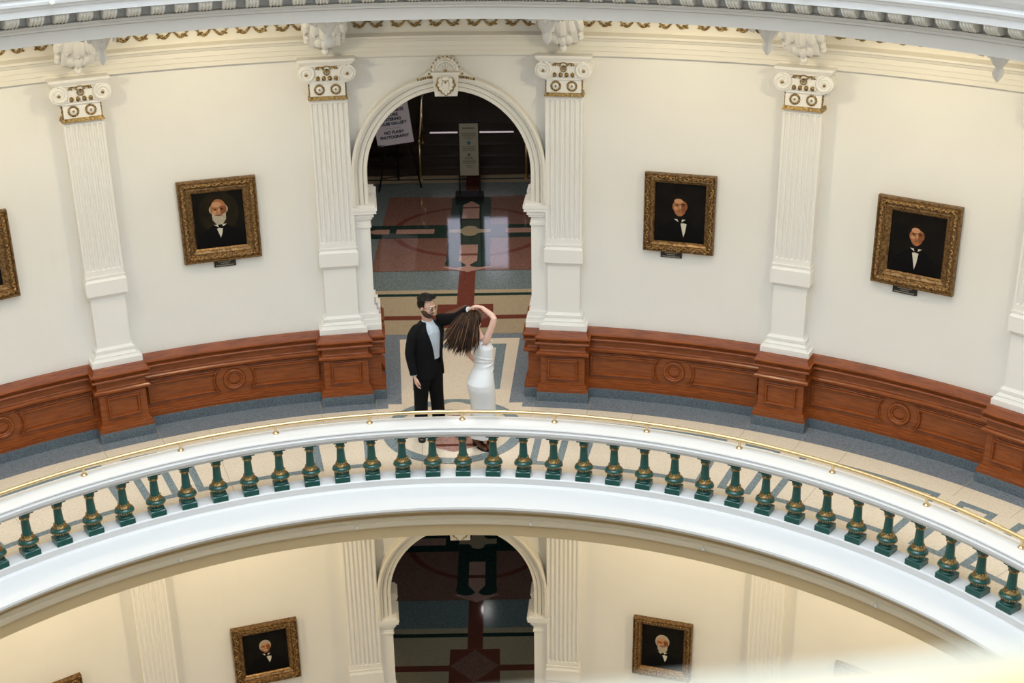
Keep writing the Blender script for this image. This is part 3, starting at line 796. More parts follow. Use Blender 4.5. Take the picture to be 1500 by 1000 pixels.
# little bulbs under the balcony edge
b0 = None
for R, z, azs in ((6.345, -.392, (-27.4, -9.6, 8.3, 26.1, 43.9)), (6.165, 5.655, (-32.5, 33.0))):
    for k, a in enumerate(azs):
        if b0 is None:
            q = MB(); q.lathe([(.012, .03), (.02, .012), (.028, 0), (.026, -.014), (.014, -.025)], 12); q.ball((0, 0, 0), .022, 10, 6); b0 = q.build('light_bulb', 'bulb'); o = b0
        else: o = b0.copy(); C.objects.link(o)
        o.location = ((R - .012) * sin(rad(a)), (R - .012) * cos(rad(a)), z)
        lab = ('small bulb on the balcony edge, first from the left', 'small bulb on the balcony edge below the left side of the couple', 'small bulb on the balcony edge just right of the lower keystone', 'small bulb on the balcony edge above the white-bearded portrait', 'small bulb on the balcony edge at the far right')[k] if z < 0 else ('small bulb on the top cornice at the left', 'small bulb on the top cornice at the right')[k]
        tag(o, lab, 'bulb', 'small bulbs along the balcony edges')

# ------------------------------------------------------------------ portraits
def ell(b, cx, cz, rx, rz, y, mi, n=24, fn=None):
    b.add([(cx + rx * cos(2*PI*i/n) * (fn(2*PI*i/n) if fn else 1), y, cz + rz * sin(2*PI*i/n)) for i in range(n)], [tuple(range(n))], mi)
def pg(b, pts, y, mi): b.add([(x, y, z) for x, z in pts], [tuple(range(len(pts)))], mi)
def portrait(label, az_, zc, w, h, fw, kind, dx=0, R=8.985, thick=.075, leafy='fine'):
    e = thing('framed_portrait', label, 'portrait', group='portraits on the wall')
    W2, H2 = w / 2, h / 2
    path = [(-W2, -H2), (W2, -H2), (W2, H2), (-W2, H2)]
    f = MB()
    f.sweep(path, [(0, 0), (0, thick * .75), (fw * .06, thick), (fw * .14, thick), (fw * .18, thick * .86)], 0)
    f.sweep(path, [(fw * .18, thick * .86), (fw * .26, thick * .95), (fw * .36, thick * .98), (fw * .48, thick * .85), (fw * .56, thick * .66), (fw * .60, thick * .62)], 1)
    f.sweep(path, [(fw * .60, thick * .62), (fw * .68, thick * .66), (fw * .74, thick * .58), (fw * .84, thick * .45), (fw * .90, thick * .42), (fw * .93, thick * .36), (fw, thick * .22), (fw, .0)], 2)
    f.box(-W2 + .01, W2 - .01, -.004, 0, -H2 + .01, H2 - .01, 2)
    # carved ornament in the hollow of the frame
    step = .042 if leafy == 'fine' else .085
    for (A, B) in ((path[0], path[1]), (path[1], path[2]), (path[2], path[3]), (path[3], path[0])):
        d = Vector((B[0] - A[0], B[1] - A[1])); L = d.length; d.normalize(); nrm = Vector((-d.y, d.x)); k = max(3, int((L - fw * .6) / step))
        for i in range(k):
            t = fw * .45 + (L - fw * .9) * (i + .5) / k
            c = Vector(A) + d * t + nrm * (fw * .37)
            sgn = 1 if i % 2 else -1
            if leafy == 'fine':
                dirv = (d + nrm * .8 * sgn).normalized()
                f.ball((c.x, -thick * .93, c.y), (fw * .20, fw * .085, .012), 7, 5, 3, axes=(Vector((dirv.x, 0, dirv.y)), Vector((-dirv.y, 0, dirv.x)), Vector((0, 1, 0))))
                c2 = Vector(A) + d * t + nrm * (fw * .70); f.ball((c2.x, -thick * .62, c2.y), .007, 5, 4, 3)
            else:
                pts = []
                for j in range(11):
                    a = j * .6; r = fw * .24 * (1 - j * .07)
                    pts.append((c.x + d.x * r * cos(a) + nrm.x * r * sin(a) * sgn, -thick * .95, c.y + d.y * r * cos(a) + nrm.y * r * sin(a) * sgn))
                f.tube(pts, [.011 - .0005 * j for j in range(11)], 5, 3)
                q = c + d * (step * .5); f.ball((q.x, -thick * .9, q.y), (.014, .012, .014), 6, 4, 3)
    f.build('frame', ['frameplain', 'frame', 'frameplain', 'frameorn'], e)
    # painted picture
    c = MB(); iw, ih = W2 - fw, H2 - fw; y = -.006
    c.box(-iw - .005, iw + .005, -.005, -.001, -ih - .005, ih + .005, 0)
    S = 2 * iw; e1 = .0006
    k = kind; hx, hz, hs = k.get('hx', 0), k.get('hz', .12), k.get('hs', .075)      # head centre and half-height
    if k.get('bg'): ell(c, hx, hz - .03, iw * .8, ih * .75, y, 1)
    y -= e1
    # coat: shoulders
    sw = k.get('sw', .26); sh = hz - hs * 1.75
    pg(c, [(hx - hs * .6, sh + .05), (hx - sw * .55, sh), (hx - sw * .85, sh - .045), (hx - sw, sh - .13), (max(-iw, hx - sw * 1.12), -ih), (min(iw, hx + sw * 1.12), -ih), (hx + sw, sh - .13), (hx + sw * .85, sh - .045), (hx + sw * .55, sh), (hx + hs * .6, sh + .05)], y, 2); y -= e1
    # shirt front and collar
    st = k.get('shirt', .12); sx = hx + k.get('sx', 0)
    pg(c, [(sx - .035, sh + .02), (sx + .045, sh + .02), (sx + .028, sh - st * .6), (sx + .008, sh - st)], y, 6); y -= e1
    pg(c, [(hx - hs * .55, sh + .055), (hx - hs * .1, sh + .02), (hx - hs * .2, sh + .055)], y, 6); pg(c, [(hx + hs * .6, sh + .055), (hx + hs * .2, sh + .02), (hx + hs * .25, sh + .055)], y, 6); y -= e1
    pg(c, [(sx - .045, sh + .03), (sx - .045, sh + .0), (sx, sh + .01), (sx + .05, sh), (sx + .05, sh + .032), (sx, sh + .02)], y, 2); y -= e1
    # head
    hair = 7 if k.get('grey') else 8
    if not k.get('bald'): ell(c, hx - .005, hz + hs * .22, hs * .86, hs * .98, y, hair)
    else: ell(c, hx, hz + hs * .05, hs * .83, hs * .6, y, hair)
    y -= e1
    face = [(hx + hs * .72 * cos(t) * (1 - .12 * (sin(t) < -.3)), hz + hs * (sin(t) if sin(t) < 0 or k.get('bald') else sin(t) * .62)) for t in [2*PI*i/26 for i in range(26)]]
    pg(c, face, y, 3); y -= e1
    if not k.get('grey2'): pass
    pg(c, [(hx + hs * .1, hz + hs * .35), (hx + hs * .68, hz + hs * .3), (hx + hs * .66, hz - hs * .3), (hx + hs * .3, hz - hs * .85), (hx + hs * .12, hz - hs * .3)], y, 4); y -= e1
    ell(c, hx - hs * .15, hz + hs * .5, hs * .42, hs * .26, y, 5, 14); ell(c, hx - hs * .38, hz - hs * .2, hs * .2, hs * .18, y, 5, 12)
    y -= e1
    for s_ in (-1, 1):
        pg(c, [(hx + s_ * hs * .3 - hs * .22, hz + hs * .17), (hx + s_ * hs * .3 + hs * .22, hz + hs * .17), (hx + s_ * hs * .3 + hs * .2, hz + hs * .24), (hx + s_ * hs * .3 - hs * .2, hz + hs * .24)], y, 8 if not k.get('grey') else 4)
        ell(c, hx + s_ * hs * .3, hz + hs * .06, hs * .12, hs * .06, y, 8, 10)
    pg(c, [(hx - hs * .02, hz + hs * .12), (hx + hs * .12, hz + hs * .12), (hx + hs * .16, hz - hs * .22), (hx - hs * .1, hz - hs * .22)], y, 5)
    pg(c, [(hx - hs * .25, hz - hs * .5), (hx + hs * .25, hz - hs * .5), (hx + hs * .15, hz - hs * .58), (hx - hs * .15, hz - hs * .58)], y, 4); y -= e1
    if k.get('beard'):
        pg(c, [(hx - hs * .62, hz - hs * .28), (hx - hs * .3, hz - hs * .42), (hx, hz - hs * .3), (hx + hs * .3, hz - hs * .42), (hx + hs * .62, hz - hs * .28), (hx + hs * .58, hz - hs * .9), (hx + hs * .25, hz - hs * 1.35), (hx - hs * .25, hz - hs * 1.35), (hx - hs * .58, hz - hs * .9)], y, 7); y -= e1
        pg(c, [(hx - hs * .4, hz - hs * .48), (hx, hz - hs * .36), (hx + hs * .4, hz - hs * .48), (hx + hs * .2, hz - hs * .55), (hx - hs * .2, hz - hs * .55)], y, 4)
    if k.get('stash'):
        pg(c, [(hx - hs * .3, hz - hs * .45), (hx, hz - hs * .3), (hx + hs * .35, hz - hs * .45), (hx + hs * .3, hz - hs * .62), (hx - hs * .25, hz - hs * .62)], y, 8 if not k.get('grey') else 7)
    c.build('painted_canvas', ['canvas', 'canvas_b', 'coat_p', 'face_p', 'face_s', 'face_l', 'shirt_p', 'grey_p', 'dark_p'], e, recalc=False)
    put(e, az_, R, zc); return e
def plaque(label, az_, z, dx, w=.25, h=.085):
    e = thing('name_plate', label, 'name plate', group='name plates under the portraits')
    b = MB(); b.box(-w/2, w/2, -.014, .012, -h/2, h/2); b.build('plate', 'plate', e)
    t = MB(); rnd = random.Random(int(az_ * 7))
    for r, (wd, zz) in enumerate(((.6, .022), (.4, .0), (.85, -.024))):
        x = -w/2 * wd
        while x < w/2 * wd - .01:
            l = rnd.uniform(.006, .016)
            t.box(x, min(x + l, w/2*wd), -.0155, -.013, zz - .0055, zz + .0055); x += l + .004
    t.build('lettering', 'platetext', e); put(e, az_ + dx, RW - .012, z); return e
PZ = 2.535
portrait('gold-framed portrait of a bald man with a full grey beard', -17.9, PZ, .93, 1.02, .165, dict(hx=0, hz=.12, hs=.135, bald=1, grey=1, beard=1, bg=1, sw=.27, shirt=.11, sx=-.01))
portrait('ornate gold-framed portrait of a dark-haired man right of the arch', 17.98, PZ - .005, .86, .98, .125, dict(hx=0, hz=.085, hs=.125, sw=.27, shirt=.17, sx=.045), leafy='open')
portrait('gold-framed portrait of a pale young man with a white shirt front, far right', 35.9, PZ, .95, 1.03, .165, dict(hx=-.005, hz=.10, hs=.118, sw=.24, shirt=.19, sx=-.005))
portrait('gold-framed portrait cut off by the left edge of the picture', -36.1, PZ - .02, .93, 1.03, .16, dict(hx=0, hz=.10, hs=.10, sw=.26, grey=1))
LZ = -3.73
portrait('lower-storey portrait of a grey-haired man in a carved scroll frame', -17.68, LZ, .90, .95, .15, dict(hx=.0, hz=.08, hs=.095, grey=1, stash=1, sw=.25, shirt=.10, sx=.03), leafy='open', thick=.09)
portrait('lower-storey portrait of a white-bearded man in a dark gold frame', 17.9, LZ - .03, .82, .93, .12, dict(hx=.0, hz=.07, hs=.115, grey=1, beard=1, sw=.24, shirt=.10, sx=.03), leafy='fine', thick=.085)
portrait('lower-storey portrait at the bottom left showing only its top corner', -36.3, LZ, .93, .95, .15, dict(hx=0, hz=.08, hs=.1), thick=.09)
portrait('lower-storey portrait at the bottom right almost hidden behind the blurred rail', 36.0, LZ, .93, .93, .14, dict(hx=0, hz=.08, hs=.1), thick=.09)
plaque('dark name plate under the portrait of the bald bearded man', -17.9, 1.978, .1, .26, .085)
plaque('bronze name plate under the dark-haired man right of the arch', 17.98, 1.995, -.55, .26, .08)
plaque('dark name plate under the pale young man at the far right', 35.9, 1.970, -.5, .28, .085)

# ------------------------------------------------------------------ hall: steps, doors, signs
st = thing('staircase', 'dark wooden steps at the back of the hall beyond the arch', 'stairs', (0, 18.9, 0))
for k in range(4):
    b = MB(); y0 = 18.92 + .27 * k; z = .16 * (k + 1)
    b.box(-2.55, 2.55, y0, 20.6, z - .16, z - .03); b.box(-2.55, 2.55, y0 - .025, 20.6, z - .03, z)
    b.build('step', 'darkwood', st, (0, 18.9, 0))
b = MB(); b.tube([(-.82, 19.70, .668), (.86, 19.70,   .662)], .015, 8)  # invented glowing strip that makes the top step edge bright
tag(b.build('step_edge_glow', 'glow', None, (0, 19.7, .64)), 'bright edge of the top dark step, made with an added glowing strip', 'bright strip')
d = thing('door_1', None, None, (0, 20.55, .64)); struct(d)
for sx in (-1, 1):
    b = MB(); x0, x1 = sorted((sx * .03, sx * .92)); b.box(x0, x1, 20.52, 20.6, .64, 3.0)
    q = b.build('door_leaf', 'darkwood', d, (0, 20.55, .64))
for x0, x1 in ((-.56, -.16), (.22, .72)):
    b = MB(); b.box(x0, x1, 20.50, 20.515, 1.42, 2.55); b.build('window_pane', 'pane', d, (0, 20.55, .64))
for sx, lab in ((-1, 'brass stair rail on the left of the dark steps'), (1, 'brass stair rail on the right of the dark steps')):
    x = -.97 if sx < 0 else 1.09
    e = thing('stair_rail', lab, 'railing', (x, 18.7, 0), group='brass stair rails')
    for y, z0 in ((18.62, 0), (19.62, .48)):
        b = MB(); b.tube([(x, y, z0), (x, y, z0 + .84)], .02, 10); b.lathe([(.045, 0), (.045, .012), (.022, .025)], 12, (x, y, z0)); b.build('post', 'brass', e, (x, 18.7, 0))
    b = MB(); b.tube([(x, 18.5, .80), (x, 18.62, .86), (x, 19.62, 1.34), (x, 20.45, 1.36)], .022, 10); b.build('rail', 'brass', e, (x, 18.7, 0))
# floor-standing sign
e = thing('sign_stand', 'slim black floor stand holding a grey notice in the hall', 'sign', (.015, 17.42, .007))
og = (.015, 17.42, .007)
b = MB(); b.box(-.255, .27, 17.22, 17.62, .012, .075); b.frustum(-.255, .27, 17.22, 17.62, .075, -.24, .255, 17.24, 17.60, .09); b.build('base', 'black', e, og)
b = MB()
for x in (-.17, .205): b.box(x - .014, x + .014, 17.41, 17.44, .09, 1.46)
b.box(-.19, .225, 17.40, 17.45, 1.43, 1.455); b.box(-.17, .205, 17.41, 17.44, .42, .44); b.build('posts', 'black', e, og)
b = MB(); b.box(-.155, .19, 17.412, 17.43, .44, 1.43)
sp = b.build('notice', 'signpaper', e, og)
t = MB(); c_ = .0175
def bars(zz, wd, hh=.008):
    x = -wd
    rnd = random.Random(int(zz * 1000))
    while x < wd:
        l = rnd.uniform(.012, .035); t.box(c_ + x, c_ + min(x + l, wd), 17.4095, 17.413, zz - hh, zz + hh); x += l + .008
bars(1.335, .11, .014)
for k, wd in enumerate((.13, .125, .10, .05)): bars(1.235 - .033 * k, wd, .006)
for k, wd in enumerate((.12, .11, .12)): bars(.985 - .033 * k, wd, .006)
bars(.775, .075, .010)
for k, wd in enumerate((.10, .12, .11)): bars(.735 - .03 * k, wd, .005)
for k, wd in enumerate((.06, .04)): bars(.625 - .03 * k, wd, .005)
t.add([(c_ - .035, 17.4095, .815), (c_ + .035, 17.4095, .815), (c_, 17.4095, .875)], [(0, 1, 2)], 0)
ell(t, c_, 1.06, .036, .036, 17.4095, 1, 16)
t.build('lettering', ['signink', 'signblue'], sp, og)
# poster on an easel
e = thing('poster_board', 'white notice board asking to remove hats, propped on an easel', 'poster', (-1.37, 17.98, .90)); 
pm = MB(); pw, ph = .69, 1.0
pm.box(-pw/2, pw/2, 0, .012, 0, ph)
tl = MB()
lines = (('PLEASE', .69, .076), ('REMOVE HATS', .61, .076), ('BEFORE', .53, .076), ('ENTERING', .45, .076), ('HOUSE GALLERY', .37, .072), ('NO FLASH', .205, .078), ('PHOTOGRAPHY', .12, .074))
for s_, z, sz in lines:
    q = text_mesh(s_, sz, offset=.004); tl.join(q, lambda p, z=z: Vector((p.x, -.002 - p.z, z + p.y)))
tl.box(-.15, .15, -.002, -.001, .305, .310)
tilt = Matrix.Rotation(rad(-8), 4, 'Y') @ Matrix.Rotation(rad(-9), 4, 'X')
for mbx in (pm, tl): mbx.map(lambda p: tilt @ p)
bo = pm.build('board', 'paper', e); tl.build('lettering', 'ink', bo)
e = thing('easel', 'dark wooden easel in the shadows left of the sign stand', 'easel', (-1.35, 18.0, 0))
og = (-1.35, 18.0, 0)
b = MB(); b.tube([(-1.72, 17.86, .013), (-1.55, 18.0, .87), (-1.40, 18.16, 1.85)], .018, 6); b.build('leg', 'black', e, og)
b = MB(); b.tube([(-.93, 18.12, .013), (-1.12, 18.06, .90), (-1.32, 18.16, 1.85)], .018, 6); b.build('leg', 'black', e, og)
b = MB(); b.tube([(-1.40, 18.62, .013), (-1.36, 18.2, 1.84)], .018, 6); b.build('leg', 'black', e, og)
b = MB(); b.tube([(-1.74, 17.99, .86), (-.98, 18.02, .965)], .016, 6); b.tube([(-1.66, 17.93, .25), (-1.0, 18.12, .27)], .013, 6); b.build('cross_bar', 'black', e, og)
# lamp hanging in the lower hall
e = thing('pendant_lamp', 'glowing globe lamp hanging in the lower hall, seen as a glint on its floor', 'lamp', (.16, 16.2, -H + 4.3))
b = MB(); b.tube([(0, 0, 0), (0, 0, -2.12)], .012, 8); b.build('rod', 'brass', e)
b = MB(); b.ball((0, 0, -2.24), .10, 16, 10); b.build('globe', 'globe', e)

# ------------------------------------------------------------------ the couple
V = Vector
def oriented(f, up=None):
    f = V(f).normalized(); u = V(up or (0, 0, 1)); r = f.cross(u).normalized(); u = r.cross(f).normalized(); return r, f, u
def head_shape(b, c, f, up, k=1.0):
    r, f, u = oriented(f, up); c = V(c)
    ax = (r, f, u)
    P = lambda x, y, z: c + r * (x * k) + f * (y * k) + u * (z * k)
    b.ball(P(0, -.012, .035), (.076 * k, .096 * k, .098 * k), 20, 14, 0, ax)
    b.ball(P(0, .022, -.035), (.062 * k, .072 * k, .085 * k), 18, 12, 0, ax)
    b.ball(P(0, .052, -.098), (.032 * k, .034 * k, .028 * k), 12, 8, 0, ax)
    for s in (-1, 1):
        b.ball(P(s * .040, .058, -.02), (.024 * k, .026 * k, .028 * k), 10, 8, 0, ax)      # cheeks
        b.ball(P(s * .050, .004, -.068), (.016 * k, .042 * k, .028 * k), 10, 8, 0, ax)       # jaw
        b.ball(P(s * .079, -.012, -.005), (.010 * k, .020 * k, .033 * k), 10, 8, 0, ax)    # ears
        b.tube([P(s * .012, .092, .032), P(s * .045, .078, .030)], [.011 * k, .009 * k], 8)  # brows
        b.ball(P(s * .010, .105, -.032), (.010 * k, .011 * k, .008 * k), 8, 6, 0, ax)
    b.tube([P(0, .088, .028), P(0, .101, .0), P(0, .114, -.027)], [.009 * k, .0105 * k, .0145 * k], 10)
    b.tube([P(-.022, .084, -.062), P(0, .094, -.060), P(.022, .084, -.062)], [.005 * k, .009 * k, .005 * k], 8)
    b.tube([P(-.018, .082, -.073), P(0, .090, -.073), P(.018, .082, -.073)], [.005 * k, .009 * k, .005 * k], 8)
    return P, ax
def hand_shape(b, wrist, d, palm_n, k=1.0, curl=.35, thumb_side=1, spread=.5):
    # d: direction of the fingers, palm_n: the way the palm faces
    d = V(d).normalized(); n = V(palm_n); n = (n - d * n.dot(d)).normalized(); s = d.cross(n) * thumb_side
    w = V(wrist)
    P = lambda a, t, h: w + d * (a * k) + s * (t * k) + n * (h * k)
    b.tube([P(-.03, 0, 0), P(.01, 0, 0), P(.045, .002, .002), P(.082, .002, .002), P(.094, .002, .004)], [(.024 * k, .020 * k), (.027 * k, .019 * k), (.038 * k, .017 * k), (.041 * k, .014 * k), (.037 * k, .010 * k)], 14, 0, side=s)
    L = (.072, .080, .074, .058)
    for i in range(4):
        t0 = .031 - .0205 * i; L_ = L[i] * k; ang = curl * (1 + .15 * i)
        p = P(.086 - .006 * abs(i - 1.2), t0, .003); dirv = (d + s * (.10 * (1.5 - i) * spread)).normalized(); pts = [p - dirv * (.015 * k), p]; a = ang * .5
        for seg in (.45, .30, .25):
            q = dirv * cos(a) + n * sin(a); p = p + q * (L_ * seg); pts.append(p); a += ang
        rr = [.0092, .0092, .0088, .0082, .0066]
        b.tube(pts, [x * k for x in rr], 9)
        b.ball(pts[-1], .0068 * k, 8, 6)
    p0 = P(.018, .024, .008); p1 = P(.045, .048, .016); p2 = P(.075, .056, .024); p3 = P(.098, .055, .034)
    b.tube([p0, p1, p2, p3], [.014 * k, .0125 * k, .0105 * k, .008 * k], 9); b.ball(p3, .008 * k, 8, 6)
def limb(b, pts, rr, n=14):
    # resample a bent limb smoothly (Catmull-Rom)
    P = [V(p) for p in pts]; out = []; R = []
    Q = [P[0] * 2 - P[1]] + P + [P[-1] * 2 - P[-2]]
    for i in range(len(P) - 1):
        for j in range(6):
            t = j / 6; a, b_, c, d = Q[i], Q[i+1], Q[i+2], Q[i+3]
            q = .5 * ((2 * b_) + (c - a) * t + (2*a - 5*b_ + 4*c - d) * t * t + (3*b_ - a - 3*c + d) * t ** 3)
            lin = b_.lerp(c, t); out.append(lin.lerp(q, .6)); R.append(rr[i] + (rr[i+1] - rr[i]) * t)
    out.append(P[-1]); R.append(rr[-1])
    b.tube(out, R, n)
def oval(c, r, f, a, bb, n=28, sq=1.0):
    pts = []
    for i in range(n):
        t = 2 * PI * i / n; x, y = cos(t), sin(t)
        x = math.copysign(abs(x) ** sq, x); y = math.copysign(abs(y) ** sq, y)
        pts.append(V(c) + r * (a * x) + f * (bb * y))
    return pts

# ---- man
mo = V((-.28, 7.76, 0))
man = thing('person', 'dark-haired bearded person in black suit and glasses, holding the dancer\'s raised hand', 'person', mo, group='dancing couple')
mf = V((.6, -.8, 0)); mr = V((-.8, -.6, 0))
neck = V((-.265, 7.745, 1.50)); hc = V((-.262, 7.705, 1.705)); hf = V((.86, -.50, -.16))
Rs, Re, Rw_ = V((-.418, 7.622, 1.425)), V((-.475, 7.595, 1.155)), V((-.435, 7.545, .905))
Ls, Le, Lw = V((-.105, 7.85, 1.47)), V((.075, 7.66, 1.575)), V((.235, 7.46, 1.752))
hipR, hipL = V((-.355, 7.71, .93)), V((-.205, 7.80, .93))
kR, kL = V((-.372, 7.70, .50)), V((-.190, 7.835, .50)); aR, aL = V((-.388, 7.735, .085)), V((-.175, 7.90, .085))
clasp = V((.315, 7.43, 1.80))
b = MB()
HP, hax = head_shape(b, hc, hf, (0.05, 0, 1), 1.0)
b.tube([neck + V((0, .01, -.08)), neck + V((.0, -.003, .03)), hc + V((-.015, .012, -.06))], [(.075, .065), (.058, .058), (.056, .058)], 16)
b.loft([oval(neck + V((0, 0, z)), mr, mf, a, c) for z, a, c in ((-.60, .13, .09), (-.45, .145, .095), (-.22, .17, .105), (-.10, .17, .095), (-.02, .07, .06))])
limb(b, [Rs, Re, Rw_], [.052, .042, .028]); limb(b, [Ls, Le, Lw], [.052, .042, .028])
limb(b, [hipR, kR, aR], [.085, .055, .04]); limb(b, [hipL, kL, aL], [.085, .055, .04])
hand_shape(b, Rw_ + V((.012, -.012, -.03)), V((.16, -.12, -1)), V((.75, .3, .1)), 1.0, .38, 1)
hand_shape(b, Lw + V((.012, -.005, .01)), V((.75, -.12, .55)), V((.35, -.3, -.8)), 1.0, .85, 1)
union(b, .005, 3, 'body', 'skin', man, mo)
# trousers
b = MB()
limb(b, [hipR + V((0, 0, .04)), hipR + V((0, -.01, -.15)), kR, aR + V((0, .01, .0)), aR + V((0, 0, -.035))], [.108, .104, .084, .078, .080], 18)
limb(b, [hipL + V((0, 0, .04)), hipL + V((0, -.01, -.15)), kL, aL + V((0, .01, .0)), aL + V((0, 0, -.035))], [.108, .104, .084, .078, .080], 18)
pc = (hipR + hipL) / 2
b.loft([oval(pc + V((0, 0, z)), mr, mf, a, c) for z, a, c in ((-.10, .12, .105), (0, .175, .125), (.09, .168, .118), (.125, .162, .112))])
union(b, .008, 4, 'trousers', 'suit', man, mo)
# belt with a small buckle
b = MB()
ring = [oval(pc + V((0, 0, z)), mr, mf, .166, .118, 36) for z in (.10, .132)]
b.loft(ring, 0, True, caps=False); bk = b.build('belt', 'leather', man, mo)
b = MB(); q = pc + mf * .120 + V((0, 0, .116)); b.ball(q, (.020, .006, .016), 8, 6, 0, (mr, mf, UP)); b.build('buckle', 'brass', bk, mo)
# shirt with collar
b = MB()
b.loft([oval(neck + V((0, 0, z)) + V((0, .0, 0)), mr, mf, a, c, 30, .92) for z, a, c in ((-.46, .158, .110), (-.38, .160, .112), (-.24, .172, .122), (-.12, .172, .118), (-.06, .14, .098), (-.02, .085, .075), (.015, .066, .068))])
for i in range(5):
    p = neck + mf * (.118 - .001 * i) + V((0, 0, -.10 - .075 * i)); b.ball(p, .007, 8, 5)
union(b, .006, 3, 'shirt', 'shirt', man, mo)
b = MB(); rg = []
for z, a in ((-.018, .073), (.022, .066), (.030, .064)):
    rg.append([neck + V((0, 0, z)) + mr * (a * cos(t)) + mf * (a * sin(t) + (.012 if z < 0 else 0)) - UP * (.028 * max(0, sin(t)) ** 3) for t in [PI / 2 + .12 + (2 * PI - .24) * i / 30 for i in range(31)]])
b.loft(rg, 0, True, caps=False, closed=False)
for s in (-1, 1):
    b.add([neck + mf * .066 + mr * (s * .008) + UP * .0, neck + mf * .052 + mr * (s * .050) + UP * .026, neck + mf * .070 + mr * (s * .062) - UP * .028, neck + mf * .098 + mr * (s * .040) - UP * .060], [(0, 1, 2, 3)])
cl = b.build('collar', 'shirt', man, mo)
# jacket: open shell, sleeves
b = MB()
lev = ((.815, .205, .150, (12, 46)), (.90, .198, .148, (4, 42)), (1.0, .187, .142, (-2, 38)), (1.10, .185, .142, (1, 36)), (1.25, .202, .152, (10, 34)), (1.36, .218, .150, (18, 33)), (1.43, .20, .130, (25, 33)), (1.475, .130, .105, (34, 40)), (1.515, .078, .085, (48, 50)))
def shell(k):
    rows = []
    for z, a, c, g in lev:
        cc = V((neck.x, neck.y, z)) + V((-.012, .0, 0)) * max(0, (1.3 - z))
        gr, gl = rad(g[0]), rad(g[1])
        ts = [PI / 2 + gl + (2 * PI - gl - gr) * i / 40 for i in range(41)]
        rows.append([cc + mr * ((a - k) * cos(t)) + mf * ((c - k) * sin(t)) for t in ts])
    return rows
o_, i_ = shell(0), shell(.022)
rows = [o_[j] + i_[j][::-1] for j in range(len(lev))]
b.loft(rows, 0, True)
limb(b, [Rs + V((.09, .055, .045)), Rs + V((.03, .02, .018)), Rs + V((-.012, -.006, -.06)), Re, Rw_ + V((-.004, .008, .03)), Rw_ + V((0, 0, -.005))], [.045, .062, .069, .058, .048, .048], 18)
limb(b, [Ls + V((-.05, -.0, -.01)), Ls, Le, Lw + V((-.03, .03, -.025)), Lw], [.075, .080, .062, .050, .050], 18)
union(b, .007, 3, 'jacket', 'suit', man, mo)
# cuffs
b = MB()
for w_, e_ in ((Rw_, Re), (Lw, Le)):
    d_ = (w_ - e_).normalized(); b.tube([w_ - d_ * .01, w_ + d_ * .012], [.040, .038], 16)
b.build('shirt_cuffs', 'shirt', man, mo)
# hair, beard, glasses, eyes
def cap_of(P, ax, fn, k, n=44, m=26):
    b = MB(); r, f, u = ax; c = P(0, -.012, .035); vs = []; ok = []
    for j in range(m + 1):
        ph = -PI / 2 + PI * j / m
        for i in range(n):
            t = 2 * PI * i / n; d_ = V((cos(ph) * cos(t), cos(ph) * sin(t), sin(ph)))
            w_ = 1 + .035 * sin(9 * t + 5 * ph) * cos(4 * t)
            ex = fn(d_); ok.append(ex is not None); e_ = (ex or 0) * w_
            vs.append(c + r * (d_.x * (.076 * k + e_)) + f * (d_.y * (.096 * k + e_)) + u * (d_.z * (.098 * k + e_)))
    fs = []
    for j in range(m):
        for i in range(n):
            q = (j*n+i, j*n+(i+1)%n, (j+1)*n+(i+1)%n, (j+1)*n+i)
            if all(ok[x] for x in q): fs.append(q)
    b.add(vs, fs, 0, True); return b
def man_hair(d_):
    if d_.y > .35 and d_.z < .50 + .12 * (1 - abs(d_.x)): return None
    if d_.z < -.50: return None
    if d_.y > .05 and d_.z < -.15: return None
    if abs(d_.x) > .55 and -.1 < d_.y + .0 < .35 and d_.z < -.30: return None
    return .012 + (.020 if d_.z > .35 else .004) + (.012 if d_.y > .2 and d_.z > .5 else 0)
hb = cap_of(HP, hax, man_hair, 1.0)
for i in range(40):                                     # short combed locks
    t = random.uniform(-1, 1); s = random.uniform(-.06, .06)
    p0 = HP(s, .05 - .10 * random.random(), .135); hb.tube([p0, p0 + hax[1] * .025 + hax[2] * .006, p0 + hax[1] * .045 - hax[2] * .008], [.007, .007, .002], 5)
hb.build('hair', 'hairdark', man, mo)
def man_beard(d_):
    if d_.z > -.45 or d_.y < -.05: return None
    return 0.0
b = MB()
rows = []
for z, yy, w_, th in ((-.028, -.012, .0715, 1), (-.055, -.004, .0730, 1), (-.082, .012, .0655, 1), (-.108, .024, .050, 1), (-.126, .030, .028, 1)):
    rows.append([HP(w_ * 1.03 * cos(t), yy + ((.088, .088, .076, .066, .05)[len(rows)]) * sin(t), z) for t in [-.20 + (PI + .4) * i / 24 for i in range(25)]])
b.loft(rows, 0, True, caps=False, closed=False)
b.f = [f for k, f in enumerate(b.f) if not (k < 24 and 7 <= k <= 16)]; b.m = b.m[:len(b.f)]; b.s = b.s[:len(b.f)]
b.tube([HP(-.034, .080, -.066), HP(-.015, .0935, -.049), HP(0, .099, -.047), HP(.015, .0935, -.049), HP(.034, .080, -.066)], [.005, .007, .006, .007, .005], 8)
b.build('beard', 'beard', man, mo)
b = MB()
for s in (-1, 1):
    b.tube([HP(s * .034 + .026 * cos(t), .098 - .10 * (abs(s * .034 + .026 * cos(t)) ** 1.6) , .004 + .020 * sin(t)) for t in [2*PI*i/18 for i in range(18)]], .0030, 6, closed=True)
    b.tube([HP(s * .060, .092, .010), HP(s * .080, .05, .012), HP(s * .084, -.012, .010)], .0026, 6)
b.tube([HP(-.009, .098, .008), HP(0, .104, .011), HP(.009, .098, .008)], .0026, 6)
b.build('glasses', 'black', man, mo)
b = MB()
